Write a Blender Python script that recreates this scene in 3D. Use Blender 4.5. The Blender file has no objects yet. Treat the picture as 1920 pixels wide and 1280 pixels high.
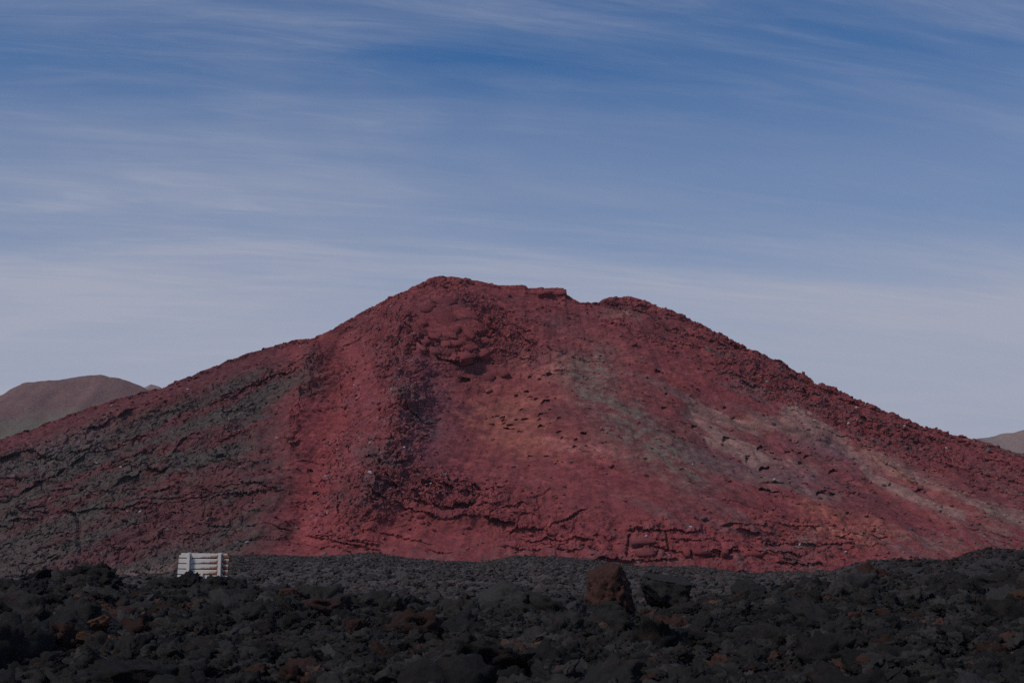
import bpy, bmesh, math, random
import numpy as np
from mathutils import Vector, Euler

random.seed(7)
rng = np.random.default_rng(7)
scene = bpy.context.scene
COL = scene.collection
R = math.radians

# ------------------------------------------------------------------ camera
F = 50.0 / 36.0 * 1920.0            # focal length in photograph pixels
PITCH = math.atan(378.0 / F)
CAMZ = 3.0
cam_data = bpy.data.cameras.new('camera')
cam_data.lens = 50.0
cam_data.sensor_width = 36.0
cam_data.clip_start = 0.1
cam_data.clip_end = 20000.0
cam = bpy.data.objects.new('camera', cam_data)
cam.location = (0, 0, CAMZ)
cam.rotation_euler = (R(90) + PITCH, 0, 0)
COL.objects.link(cam)
scene.camera = cam

# ------------------------------------------------------------------ sky
SUN_EL, SUN_AZ = R(49), R(232)       # azimuth clockwise from +Y: behind the camera, to the left
world = bpy.data.worlds.new('World')
scene.world = world
world.use_nodes = True
nt = world.node_tree
nt.nodes.clear()


def N(tree, kind, **kw):
    n = tree.nodes.new(kind)
    for k, v in kw.items():
        if k.startswith('i_'):
            n.inputs[k[2:]].default_value = v
        else:
            setattr(n, k, v)
    return n


def L(tree, a, b):
    tree.links.new(a, b)


def math_node(tree, op, a, b=None, c=None, clamp=False):
    n = tree.nodes.new('ShaderNodeMath')
    n.operation = op
    n.use_clamp = clamp
    for i, v in enumerate((a, b, c)):
        if v is None:
            continue
        if isinstance(v, (int, float)):
            n.inputs[i].default_value = v
        else:
            tree.links.new(v, n.inputs[i])
    return n.outputs[0]


def ramp(tree, fac, stops, interp='LINEAR'):
    n = tree.nodes.new('ShaderNodeValToRGB')
    n.color_ramp.interpolation = interp
    el = n.color_ramp.elements
    while len(el) < len(stops):
        el.new(0.5)
    for e, (p, c) in zip(el, stops):
        e.position = p
        e.color = (c, c, c, 1) if isinstance(c, (int, float)) else (*c, 1)
    tree.links.new(fac, n.inputs[0])
    return n.outputs[0]


def mixcol(tree, fac, a, b, blend='MIX'):
    n = tree.nodes.new('ShaderNodeMix')
    n.data_type = 'RGBA'
    n.blend_type = blend
    for sock, v in ((n.inputs[0], fac), (n.inputs[6], a), (n.inputs[7], b)):
        if isinstance(v, (int, float)):
            sock.default_value = v
        elif isinstance(v, tuple):
            sock.default_value = (*v, 1)
        else:
            tree.links.new(v, sock)
    return n.outputs[2]


sky = N(nt, 'ShaderNodeTexSky', sky_type='NISHITA', sun_disc=False)
sky.sun_elevation = SUN_EL
sky.sun_rotation = SUN_AZ
sky.altitude = 100
sky.air_density = 1.0
sky.dust_density = 1.6
sky.ozone_density = 2.0
tc = N(nt, 'ShaderNodeTexCoord')
sep = N(nt, 'ShaderNodeSeparateXYZ')
L(nt, tc.outputs['Generated'], sep.inputs[0])
# thin cirrus on a high sheet: direction projected to a plane far above
den = math_node(nt, 'ADD', math_node(nt, 'MAXIMUM', sep.outputs[2], 0.0), 0.22)
pxn = math_node(nt, 'DIVIDE', sep.outputs[0], den)
pyn = math_node(nt, 'DIVIDE', sep.outputs[1], den)
comb = N(nt, 'ShaderNodeCombineXYZ')
L(nt, pxn, comb.inputs[0])
L(nt, pyn, comb.inputs[1])


def cirrus(rot, scl, loc, scale, detail, rough, dist, lo, hi):
    mp = N(nt, 'ShaderNodeMapping', vector_type='TEXTURE')      # turns first, then stretches
    mp.inputs['Rotation'].default_value = (0, 0, rot)
    mp.inputs['Scale'].default_value = tuple(1 / k for k in scl)
    mp.inputs['Location'].default_value = loc
    L(nt, comb.outputs[0], mp.inputs[0])
    nz = N(nt, 'ShaderNodeTexNoise', i_Scale=scale, i_Detail=detail, i_Roughness=rough, i_Distortion=dist)
    L(nt, mp.outputs[0], nz.inputs['Vector'])
    return ramp(nt, nz.outputs[0], [(lo, 0.0), (hi, 1.0)], 'EASE')


broad = cirrus(R(10), (0.50, 1.30, 1), (8.0, 0.2, 0), 1.05, 5, 0.55, 0.5, 0.40, 0.64)
streak = cirrus(R(10), (0.36, 2.4, 1), (1.3, 4.2, 0), 1.9, 8, 0.62, 0.9, 0.40, 0.74)
fine = cirrus(R(14), (0.60, 4.0, 1), (7.7, 1.2, 0), 4.6, 9, 0.70, 1.3, 0.40, 0.78)
wisps = math_node(nt, 'ADD', math_node(nt, 'MULTIPLY', streak, 0.25), math_node(nt, 'MULTIPLY', fine, 0.22))
mod = math_node(nt, 'ADD', math_node(nt, 'MULTIPLY', broad, 0.75), 0.22)
cl = math_node(nt, 'ADD', math_node(nt, 'MULTIPLY', wisps, mod), math_node(nt, 'MULTIPLY', broad, 0.22), clamp=True)
hz = ramp(nt, sep.outputs[2], [(0.0, 1.0), (0.13, 0.90), (0.23, 0.40), (0.35, 0.0)], 'EASE')
cl = math_node(nt, 'ADD', cl, hz, clamp=True)
tint = mixcol(nt, 1.0, sky.outputs[0], (0.15, 0.51, 0.85), 'MULTIPLY')
skycol = mixcol(nt, cl, tint, (3.85, 4.10, 5.10))
bg = N(nt, 'ShaderNodeBackground', i_Strength=0.10)
L(nt, skycol, bg.inputs[0])
wout = N(nt, 'ShaderNodeOutputWorld')
L(nt, bg.outputs[0], wout.inputs[0])

# ------------------------------------------------------------------ sun (veiled by cirrus: weak and soft)
sun_data = bpy.data.lights.new('sun', 'SUN')
sun_data.energy = 2.0
sun_data.angle = R(9)
sun_data.color = (1.0, 0.90, 0.80)
sun = bpy.data.objects.new('sun', sun_data)
sdir = Vector((math.sin(SUN_AZ) * math.cos(SUN_EL), math.cos(SUN_AZ) * math.cos(SUN_EL), math.sin(SUN_EL)))
sun.rotation_euler = sdir.to_track_quat('Z', 'Y').to_euler()
COL.objects.link(sun)

scene.view_settings.view_transform = 'Standard'
scene.view_settings.look = 'None'
scene.view_settings.exposure = -0.05
scene.view_settings.gamma = 1.0
scene.view_settings.use_curve_mapping = False
scene.render.engine = 'CYCLES'
scene.cycles.max_bounces = 4
scene.cycles.diffuse_bounces = 3
scene.cycles.use_denoising = False
scene.cycles.sample_clamp_direct = 2.0
scene.cycles.sample_clamp_indirect = 1.0

# ------------------------------------------------------------------ numpy noise
_perm = np.random.default_rng(3).permutation(256).astype(np.int32)
_perm = np.concatenate([_perm, _perm, _perm])
_g3 = np.random.default_rng(4).normal(size=(256, 3)).astype(np.float32)
_g3 /= np.linalg.norm(_g3, axis=1)[:, None]


def perlin(x, y, z):
    x = np.asarray(x, np.float32); y = np.asarray(y, np.float32); z = np.asarray(z, np.float32)
    xf = np.floor(x); yf = np.floor(y); zf = np.floor(z)
    xi = xf.astype(np.int32) & 255; yi = yf.astype(np.int32) & 255; zi = zf.astype(np.int32) & 255
    dx = x - xf; dy = y - yf; dz = z - zf
    u = dx * dx * dx * (dx * (dx * 6 - 15) + 10)
    v = dy * dy * dy * (dy * (dy * 6 - 15) + 10)
    w = dz * dz * dz * (dz * (dz * 6 - 15) + 10)
    out = 0
    for i in (0, 1):
        pi = _perm[(xi + i) & 255]
        wu = u if i else 1 - u
        for j in (0, 1):
            pj = _perm[pi + ((yi + j) & 255)]
            wv = v if j else 1 - v
            for k in (0, 1):
                g = _g3[_perm[pj + ((zi + k) & 255)]]
                d = g[..., 0] * (dx - i) + g[..., 1] * (dy - j) + g[..., 2] * (dz - k)
                out = out + wu * wv * (w if k else 1 - w) * d
    return out * 1.5


def fbm(x, y, z, octaves=4, rough=0.5, ridged=False):
    out = 0; a = 1.0; tot = 0.0; f = 1.0
    for o in range(octaves):
        n = perlin(x * f + o * 17.3, y * f + o * 9.1, z * f + o * 5.7)
        if ridged:
            n = 1 - 2 * np.abs(n)
        out = out + a * n
        tot += a; a *= rough; f *= 2.03
    return out * (1.7 / tot)


def hash2(i, j, s):
    h = (i.astype(np.int64) * 73856093) ^ (j.astype(np.int64) * 19349663) ^ (s * 83492791)
    h = (h ^ (h >> 13)) * 1274126177
    h = h ^ (h >> 16)
    return (h & 0xFFFFF).astype(np.float32) / 0xFFFFF


def worley(x, y, seed=0):
    """F1, F2 and a random value of the nearest cell"""
    xi = np.floor(x).astype(np.int32); yi = np.floor(y).astype(np.int32)
    f1 = np.full(np.shape(x), 9.0, np.float32); f2 = f1.copy(); cid = np.zeros(np.shape(x), np.float32)
    cx = cid.copy(); cy = cid.copy()
    for i in (-1, 0, 1):
        for j in (-1, 0, 1):
            a = xi + i; b = yi + j
            px = a + hash2(a, b, seed + 1); py = b + hash2(a, b, seed + 2)
            d = np.hypot(x - px, y - py).astype(np.float32)
            near = d < f1
            f2 = np.where(near, f1, np.minimum(f2, d))
            cid = np.where(near, hash2(a, b, seed + 3), cid)
            cx = np.where(near, x - px, cx); cy = np.where(near, y - py, cy)
            f1 = np.where(near, d, f1)
    return f1, f2, cid, cx, cy


def sstep(a, b, x):
    t = np.clip((x - a) / (b - a), 0, 1)
    return t * t * (3 - 2 * t)


CP, SP = math.cos(PITCH), math.sin(PITCH)


def project(x, y, z):
    zc = y * CP + (z - CAMZ) * SP
    yc = -y * SP + (z - CAMZ) * CP
    return 960 + F * x / zc, 640 - F * yc / zc


def ray_dir(px, py):
    """direction scaled so that its y component is 1"""
    dx = (px - 960) / F; du = (640 - py) / F
    y = CP - du * SP; z = SP + du * CP
    return dx / y, z / y


def seg_dist(U, V, pts):
    best = None; 
    for (x0, y0), (x1, y1) in zip(pts[:-1], pts[1:]):
        dx, dy = x1 - x0, y1 - y0
        t = np.clip(((U - x0) * dx + (V - y0) * dy) / (dx * dx + dy * dy), 0, 1)
        d = np.hypot(U - x0 - t * dx, V - y0 - t * dy)
        best = d if best is None else np.minimum(best, d)
    return best


def line_mask(U, V, pts, w):
    return np.exp(-(seg_dist(U, V, pts) / w) ** 2)


def blob(U, V, cx, cy, rx, ry, ang=0.0):
    c, s = math.cos(R(ang)), math.sin(R(ang))
    a = ((U - cx) * c + (V - cy) * s) / rx; b = (-(U - cx) * s + (V - cy) * c) / ry
    return np.exp(-(a * a + b * b))


# ------------------------------------------------------------------ scene helpers
def mesh_from(name, verts, faces, mat, smooth=True):
    me = bpy.data.meshes.new(name)
    verts = np.asarray(verts, np.float32); faces = np.asarray(faces, np.int32)
    me.vertices.add(len(verts)); me.vertices.foreach_set('co', verts.ravel())
    n, k = faces.shape
    me.loops.add(n * k); me.loops.foreach_set('vertex_index', faces.ravel())
    me.polygons.add(n)
    me.polygons.foreach_set('loop_start', np.arange(0, n * k, k, dtype=np.int32))
    me.polygons.foreach_set('loop_total', np.full(n, k, np.int32))
    me.update(calc_edges=True)
    if smooth:
        me.polygons.foreach_set('use_smooth', np.ones(n, bool))
    if mat:
        me.materials.append(mat)
    return me


def grid_faces(rows, cols):
    r, c = np.meshgrid(np.arange(rows - 1), np.arange(cols - 1), indexing='ij')
    a = (r * cols + c).ravel()
    return np.stack([a, a + 1, a + cols + 1, a + cols], 1)


def obj(name, me, parent=None, **props):
    o = bpy.data.objects.new(name, me)
    COL.objects.link(o)
    if parent:
        o.parent = parent
    for k, v in props.items():
        o[k] = v
    return o


def set_color(me, rgb):
    at = me.color_attributes.new('tone', 'FLOAT_COLOR', 'POINT')
    a = np.ones((len(me.vertices), 4), np.float32); a[:, :3] = rgb
    at.data.foreach_set('color', a.ravel())


# ------------------------------------------------------------------ materials
def new_mat(name):
    m = bpy.data.materials.new(name); m.use_nodes = True
    t = m.node_tree; t.nodes.clear()
    b = t.nodes.new('ShaderNodeBsdfPrincipled'); o = t.nodes.new('ShaderNodeOutputMaterial')
    t.links.new(b.outputs[0], o.inputs[0])
    b.inputs['Roughness'].default_value = 0.95
    b.inputs['Specular IOR Level'].default_value = 0.15
    return m, t, b


def noise(t, vec, scale, detail=4, rough=0.6, dist=0.0):
    n = N(t, 'ShaderNodeTexNoise', i_Scale=scale, i_Detail=detail, i_Roughness=rough, i_Distortion=dist)
    if vec is not None:
        L(t, vec, n.inputs['Vector'])
    return n.outputs[0]


def mountain_material():
    m, t, b = new_mat('red_scoria')
    at = N(t, 'ShaderNodeAttribute', attribute_name='tone')
    g = N(t, 'ShaderNodeNewGeometry')
    p = g.outputs['Position']
    n1 = noise(t, p, 0.35, 5, 0.65)
    n2 = noise(t, p, 2.2, 4, 0.7)
    n3 = noise(t, p, 0.9, 3, 0.6)
    c = mixcol(t, 1.0, at.outputs['Color'], ramp(t, n1, [(0.25, 0.66), (0.75, 1.30)]), 'MULTIPLY')
    c = mixcol(t, 1.0, c, ramp(t, n2, [(0.25, 0.62), (0.75, 1.36)]), 'MULTIPLY')
    # grey dust and cinders caught in the surface
    c = mixcol(t, ramp(t, n3, [(0.55, 0.0), (0.75, 0.35)]), c, (0.13, 0.085, 0.085))
    L(t, c, b.inputs['Base Color'])
    bp = N(t, 'ShaderNodeBump', i_Strength=0.7, i_Distance=0.28)
    L(t, noise(t, p, 1.6, 6, 0.7), bp.inputs['Height'])
    L(t, bp.outputs[0], b.inputs['Normal'])
    return m


def lava_material(name, source, k=1.0, second=(0.048, 0.024, 0.020)):
    """source: 'INSTANCER' reads the tint of an instance, 'OBJECT' the object's colour, 'MESH' the vertex colours"""
    m, t, b = new_mat(name)
    if source == 'OBJECT':
        tintc = N(t, 'ShaderNodeObjectInfo').outputs['Color']
    else:
        a = N(t, 'ShaderNodeAttribute', attribute_name='tone')
        a.attribute_type = 'INSTANCER' if source == 'INSTANCER' else 'GEOMETRY'
        tintc = a.outputs['Color']
    g = N(t, 'ShaderNodeNewGeometry')
    p = g.outputs['Position']
    n1 = noise(t, p, 2.3 * k, 4, 0.65)
    n2 = noise(t, p, 14.0 * k, 4, 0.7)
    c = mixcol(t, 1.0, tintc, ramp(t, n2, [(0.25, 0.72), (0.75, 1.28)]), 'MULTIPLY')
    c = mixcol(t, ramp(t, n1, [(0.56, 0.0), (0.74, 0.45)]), c, second)
    L(t, c, b.inputs['Base Color'])
    bp = N(t, 'ShaderNodeBump', i_Strength=0.8, i_Distance=0.05 / k)
    L(t, noise(t, p, 9.0 * k, 6, 0.72), bp.inputs['Height'])
    L(t, bp.outputs[0], b.inputs['Normal'])
    return m


M_MOUNTAIN = mountain_material()
M_LAVA_OBJ = lava_material('lava_rock', 'OBJECT')
M_LAVA_INST = lava_material('lava_rubble', 'INSTANCER')
M_LAVA_GROUND = lava_material('lava_ground', 'MESH')

# ------------------------------------------------------------------ the red mountain
SKY_PX = [(-900, 1060), (-500, 985), (-250, 905), (0, 822), (60, 800), (120, 778), (200, 750), (290, 727), (330, 712), (400, 683),
          (450, 665), (500, 650), (548, 637), (580, 634), (610, 618), (640, 602), (680, 582), (715, 566), (722, 556), (745, 549),
          (764, 546), (768, 539), (790, 530), (800, 522), (825, 516), (860, 520), (880, 524), (915, 531), (940, 536), (955, 535),
          (985, 536), (990, 541), (1030, 539), (1055, 538), (1062, 543), (1064, 552), (1085, 563), (1096, 568), (1125, 566),
          (1145, 558), (1190, 556), (1215, 563), (1245, 575), (1290, 592), (1330, 612), (1380, 637), (1440, 664), (1500, 694),
          (1570, 728), (1640, 758), (1720, 790), (1790, 812), (1830, 822), (1920, 848), (2150, 915), (2450, 995), (2800, 1055)]
sx, sy = np.array(SKY_PX, np.float64).T
FOOT_PX = [(-900, 1095), (0, 1095), (160, 1090), (330, 1080), (480, 1060), (900, 1068), (1130, 1066), (1300, 1075), (1420, 1085),
           (1560, 1080), (1700, 1060), (1920, 1060), (2800, 1080)]
fx, fy = np.array(FOOT_PX, np.float64).T

a_in = np.linspace(-0.40, 0.40, 1300)
a_out = np.linspace(0.40, 0.74, 90)[1:]
av = np.concatenate([-a_out[::-1], a_in, a_out])
UC = 960 + F * av / CP                       # column's pixel at eye level
NR, NB = 500, 46
tv = np.linspace(0, 1, NR)
A, T = np.meshgrid(av.astype(np.float32), tv.astype(np.float32))
q = np.clip(np.abs(A) / 0.62, 0, 1)
Yr = 452 - 45 * np.clip(np.abs(A) / 0.4, 0, 1.4) ** 1.5
Yf = 452 - 150 * np.sqrt(np.clip(1 - q * q, 0.12, 1))
Usky = UC[None, :] * np.ones_like(T)
# height of the skyline and of the foot, from their place in the photograph at their distance
sx_s = np.arange(-900, 2801, 4.0)
sy_s = np.interp(sx_s, sx, sy)
kern = np.exp(-(np.arange(-40, 41) / 14.0) ** 2); kern /= kern.sum()
sy_s = np.convolve(np.pad(sy_s, 40, mode='edge'), kern, 'valid')
k_ = sstep(0.955, 1.0, T)
Vs = np.interp(UC, sx, sy)[None] * k_ + np.interp(UC, sx_s, sy_s)[None] * (1 - k_)
Vf = np.interp(Usky, fx, fy)
zr = CAMZ + Yr * ray_dir(960, Vs)[1]
zf = CAMZ + Yf * ray_dir(960, Vf)[1]
g = 0.93 * T + 0.07 * T * T
g = g - 0.018 * sstep(0.9, 1.0, T) * np.sin((T - 0.9) / 0.1 * math.pi)
Y = Yf + (Yr - Yf) * T
Z = zf + (zr - zf) * g
X = A * Y
X, Y, Z = (np.asarray(k_, np.float32) for k_ in (X, Y, Z))
U, V = project(X, Y, Z)
DS = (V - np.interp(U, sx_s, sy_s)).astype(np.float32)               # pixels below the skyline

# wobble of the feature coordinates so that nothing runs along a ruler
wu = 14 * fbm(X * 0.05, Z * 0.05, Y * 0.02, 3); wv = 9 * fbm(X * 0.05 + 40, Z * 0.05, Y * 0.02, 3)
Uw, Vw = U + wu, V + wv
Ug, Vg = U + 2.2 * wu, V + 1.5 * wv

m_out = np.clip(1.25 * blob(Uw, Vw, 850, 610, 105, 62, 12), 0, 1)
m_scree = np.clip(line_mask(Uw, Vw, [(735, 640), (765, 740), (745, 850), (700, 930), (640, 960)], 55) + 0.7 * line_mask(Uw, Vw, [(640, 690), (650, 790), (620, 900)], 26), 0, 1)
m_rib = line_mask(Uw, Vw, [(592, 650), (572, 720), (558, 790), (545, 838)], 17)
Ul = U + 4.5 * wu; bx = np.interp(Vg, [600, 640, 760, 850, 900, 1000, 1045], [610, 575, 550, 540, 522, 512, 440])
m_left = sstep(40, -60, Ul - bx) * sstep(10, 50, DS)
m_strat1 = np.clip(1.3 * blob(Uw, Vw, 840, 930, 150, 42, 8), 0, 1)
m_strat2 = sstep(955, 1000, Vw) * sstep(880, 1010, Uw) * sstep(1700, 1560, Uw)
m_strat3 = sstep(975, 1010, Vw) * sstep(480, 540, Uw) * sstep(960, 880, Uw)
m_right = sstep(1090, 1160, U) * np.exp(-((DS - 38) / 42) ** 2)
m_rocks_r = np.clip(line_mask(Uw, Vw, [(1380, 690), (1500, 750), (1620, 810), (1740, 850)], 34), 0, 1)
m_crest = np.exp(-(DS / 13) ** 2)
m_bowl = blob(Uw, Vw, 950, 770, 150, 100, 20)
m_rough = np.clip(0.8 * m_out + 0.75 * m_scree + 0.6 * m_rib + 0.8 * m_strat1 + 0.35 * m_strat2 + 0.28 * m_right + 0.42 * m_rocks_r + 0.5 * m_crest + 0.40 * m_left
                  + 0.35 * blob(Uw, Vw, 1000, 660, 110, 60, 15), 0, 1)

# --- large relief: moves the surface towards (+) or away from (-) the valley
big = 7.0 * blob(Uw, Vw, 850, 600, 120, 62, 12)                       # summit outcrop stands proud
big += (7.5 + 3.0 * fbm(X / 9, Z / 9, 0 * X + 3, 3)) * line_mask(Uw, Vw, [(745, 640), (752, 740), (725, 860), (690, 950)], 50)
big += 3.0 * line_mask(Uw, Vw, [(590, 650), (565, 740), (545, 840)], 26)
big -= 6.0 * line_mask(U, V, [(650, 640), (630, 760), (600, 880), (560, 1000)], 34)
big -= 10.0 * blob(U, V, 900, 770, 120, 100, 25)                     # bowl under the summit
big += 5.0 * blob(U, V, 840, 930, 190, 50, 6)
big -= 4.0 * line_mask(U, V, [(1310, 770), (1500, 850), (1750, 980)], 30)
big += 3.0 * line_mask(U, V, [(1400, 760), (1600, 850), (1850, 960)], 26)
big -= 3.0 * line_mask(U, V, [(1560, 830), (1700, 905), (1850, 985)], 12)
big += 5.0 * blob(U, V, 1250, 960, 260, 60)
big += 4.0 * line_mask(U, V, [(0, 860), (140, 800), (260, 750), (330, 740)], 34)
big += 3.2 * line_mask(U, V, [(180, 915), (330, 850), (420, 800)], 30)
big += 3.0 * line_mask(U, V, [(330, 905), (510, 900)], 26)
big *= sstep(0, 30, DS) * sstep(0.0, 0.1, T)
big += 2.4 * fbm(X / 38, Y / 38, Z / 38, 3) * sstep(0, 40, DS)
Y1 = Y - big
X1 = X * (1 - big / Y * 0.3); Z1 = Z + 0.10 * big

# --- gullies running down the loose slopes
gul = fbm(X / 7.0 + 0.04 * (Z - 40) * np.tanh((X - 20) / 25), Z / 60.0, 0 * X + 2.5, 4, 0.55)
gul_amp = 0.85 * (1 - m_rough)
nrm = gul * gul_amp
rs = sstep(1150, 1350, U)
nrm = nrm + rs * (1 - 0.5 * m_rough) * 0.9 * fbm((X - 0.5 * Z) / 45, (Z + 0.5 * X) / 3.2, 0 * X + 4, 4, 0.6)
nrm = nrm + m_left * 1.0 * fbm((X + 0.45 * Z) / 30, (Z - 0.45 * X) / 3.0, 0 * X + 6, 4, 0.6)
# --- broken blocks
bw = 0.8 * fbm(X / 3.2, Z / 3.2, Y / 6, 2)
f1, f2, cid, ccx, ccy = worley(X / 4.6 + bw * 0.5, (Z + 0.18 * X) / 2.5 + bw * 0.5, 11)
blk = (cid - 0.4) * 1.7 + ccx * (cid - 0.5) * 1.2 + ccy * 0.9 - 0.9 * np.exp(-((f2 - f1) / 0.10) ** 2)
e1, e2, cid2, c2x, c2y = worley(X / 1.9 + bw * 0.7, (Z + 0.25 * X) / 1.15 + bw * 0.7, 37)
blk2 = (cid2 - 0.4) * 0.9 + c2y * 0.5 - 0.5 * np.exp(-((e2 - e1) / 0.12) ** 2)
patch = sstep(-0.15, 0.35, fbm(X / 13, Z / 10, Y / 20, 3) + 0.35 * (m_rough - 0.4))
nrm = nrm + m_rough * (0.95 * blk + 1.0 * blk2 * (0.35 + 0.65 * patch)) + (1 - m_rough) * 0.12 * blk2 * patch
nrm += (0.5 + 1.2 * m_rough) * fbm(X / 6.5, Y / 6.5, Z / 4.5, 3, 0.6)
nrm += (0.12 + 0.68 * m_rough) * fbm(X / 1.9, Y / 1.9, Z / 1.5, 3, 0.65)
nrm += (0.05 + 0.14 * m_rough) * fbm(X / 0.6, Y / 0.6, Z / 0.5, 2)


# --- strata: every bed overhangs the one below it, in broken lengths
def strata(q, period, jag, thr, seed):
    qq = q / period + jag
    k = np.floor(qq); fr = qq - k
    lipn = perlin(X / (period * 7) + k * 3.7 + seed, k * 5.3 + seed, 0 * X + Y * 0.01)
    on = sstep(thr, thr + 0.12, lipn)
    return on * np.exp(-fr * 2.6) * (0.6 + 0.8 * hash2(k.astype(np.int32), k.astype(np.int32) * 0, seed))


jag = 0.40 * fbm(X / 6, Z / 4, Y / 9, 4, 0.6) + 0.16 * perlin(X / 0.8, Z / 0.8, Y / 3)
led = np.zeros_like(X)
led += 1.5 * m_strat1 * strata(Z + 0.04 * X, 2.2, 1.3 * jag, -0.25, 5)
led += 1.5 * m_strat2 * strata(Z + 0.02 * X, 2.1, 0.8 * jag, -0.02, 9)
led += 1.0 * m_strat3 * strata(Z + 0.17 * X, 2.4, 0.7 * jag, 0.05, 13)
led += 1.3 * m_left * strata(Z - (0.42 - 0.30 * sstep(850, 1000, V)) * X, 2.6, 1.9 * jag, 0.26, 21)
led += 1.0 * np.clip(m_right + m_rocks_r, 0, 1) * strata(Z + 0.30 * X, 2.3, 1.4 * jag, 0.0, 31)
led += 1.1 * blob(Uw, Vw, 1020, 640, 130, 70, 15) * strata(Z + 0.22 * X, 2.6, 1.5 * jag, -0.05, 41)
led += 0.55 * (0.4 + m_rough) * strata(Z + 0.12 * X * np.sign(X), 1.15, 1.6 * jag, 0.18, 71)
led += 0.9 * m_crest * strata(Z + 0.05 * X, 2.0, jag, -0.2, 51)
led += 0.55 * (1 - m_rough) * strata(Z + 0.22 * X * sstep(1000, 1300, U), 2.6, 1.5 * jag, 0.26, 61)

# --- single ledges read off the photograph
jv = 3.4 * fbm(X / 3.2, Z / 6, 0 * X, 4, 0.7)
lbrk = fbm(X / 5.5, Z / 12, 0 * X + 6, 3, 0.6)
LEDGES = [([(765, 628), (790, 655), (830, 671), (870, 676), (910, 668)], 4.5, 26), ([(758, 742), (772, 774), (800, 792), (812, 788)], 3.2, 20),
          ([(700, 690), (760, 700)], 1.4, 10), ([(690, 860), (740, 880), (770, 870)], 2.6, 16), ([(535, 825), (548, 838), (562, 830)], 2.5, 16),
          ([(740, 945), (790, 962), (830, 974), (900, 970), (962, 985)], 2.6, 12), ([(690, 925), (760, 940), (840, 952), (930, 948)], 1.8, 10),
          ([(800, 905), (870, 900), (905, 915)], 1.8, 10), ([(1030, 985), (1070, 972), (1102, 958)], 2.0, 10), ([(960, 952), (1010, 930), (1050, 908)], 1.2, 8),
          ([(566, 998), (620, 1012), (668, 1022), (720, 1031)], 1.7, 8), ([(660, 1010), (705, 1018)], 1.3, 6), ([(800, 1028), (850, 1036)], 1.4, 7),
          ([(1118, 1047), (1150, 1050), (1176, 1040)], 1.5, 8), ([(1185, 1036), (1232, 1042), (1250, 1030)], 1.8, 9), ([(1296, 1036), (1340, 1040), (1380, 1028)], 1.8, 9),
          ([(1388, 1038), (1440, 1042), (1500, 1046)], 1.5, 8), ([(1180, 1018), (1232, 1014)], 1.5, 8), ([(1350, 988), (1440, 986)], 1.2, 6), ([(1000, 1016), (1062, 1020)], 1.2, 6),
          ([(1565, 1005), (1600, 1000), (1628, 1012)], 1.6, 9), ([(0, 868), (60, 850), (108, 862), (140, 820), (190, 800), (258, 768)], 3.4, 20),
          ([(40, 925), (110, 890), (150, 862), (185, 838)], 2.4, 14), ([(200, 922), (232, 905), (262, 896), (268, 886), (310, 884), (330, 878)], 3.2, 16),
          ([(140, 930), (190, 898)], 1.6, 8), ([(286, 922), (325, 917)], 2.0, 8), ([(380, 924), (440, 914), (490, 908), (515, 918)], 2.4, 10),
          ([(330, 852), (348, 828), (372, 816)], 2.2, 10), ([(376, 984), (432, 988)], 2.0, 9), ([(462, 984), (505, 980), (542, 992)], 1.8, 9),
          ([(440, 1012), (520, 1010)], 1.4, 7), ([(240, 985), (290, 968)], 1.3, 8), ([(20, 1010), (80, 1000), (140, 998)], 1.6, 9), ([(30, 1060), (90, 1052), (140, 1040)], 1.6, 9),
          ([(395, 865), (420, 852), (440, 868)], 2.0, 10), ([(480, 850), (520, 842)], 1.3, 8),
          ([(1635, 855), (1670, 880), (1700, 900), (1732, 920)], 1.9, 8), ([(1420, 905), (1470, 910)], 1.4, 7), ([(1530, 918), (1575, 925)], 1.4, 7),
          ([(1010, 648), (1060, 660)], 1.6, 8), ([(900, 612), (960, 625), (1000, 640)], 1.8, 9), ([(1215, 600), (1260, 620), (1290, 640)], 1.4, 8),
          ([(1000, 552), (1040, 556), (1064, 552)], 1.8, 9), ([(640, 640), (680, 628)], 1.2, 7), ([(1130, 575), (1180, 580), (1215, 590)], 1.5, 9)]
for pts, h, w in LEDGES:
    xs = np.array([p[0] for p in pts], float); ys = np.array([p[1] for p in pts], float)
    s = (U > xs[0] - 12) & (U < xs[-1] + 12) & (V > ys.min() - 4 * w - 8) & (V < ys.max() + 14)
    uu = U[s]; d = np.interp(uu, xs, ys) + jv[s] - V[s]
    ends = sstep(xs[0] - 10, xs[0] + 12, uu) * sstep(xs[-1] + 10, xs[-1] - 12, uu)
    brk = np.clip(0.62 + 0.9 * lbrk[s], 0.0, 1.15)
    led[s] += ends * brk * 0.8 * h * np.where(d > 0, np.exp(-d / w), -0.22 * np.exp(d / 3.5))

# --- vertical cracks
for pts, h, w in [([(138, 960), (148, 985), (146, 1012), (150, 1045)], 2.0, 3.0), ([(225, 1030), (218, 1055)], 1.4, 2.5), ([(300, 960), (292, 985)], 1.0, 2.5),
                  ([(1248, 1005), (1252, 1030)], 1.4, 2.6), ([(1180, 1005), (1176, 1040)], 1.4, 2.6)]:
    led -= h * np.exp(-(seg_dist(U + jv * 0.6, V, pts) / w) ** 2)

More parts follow.
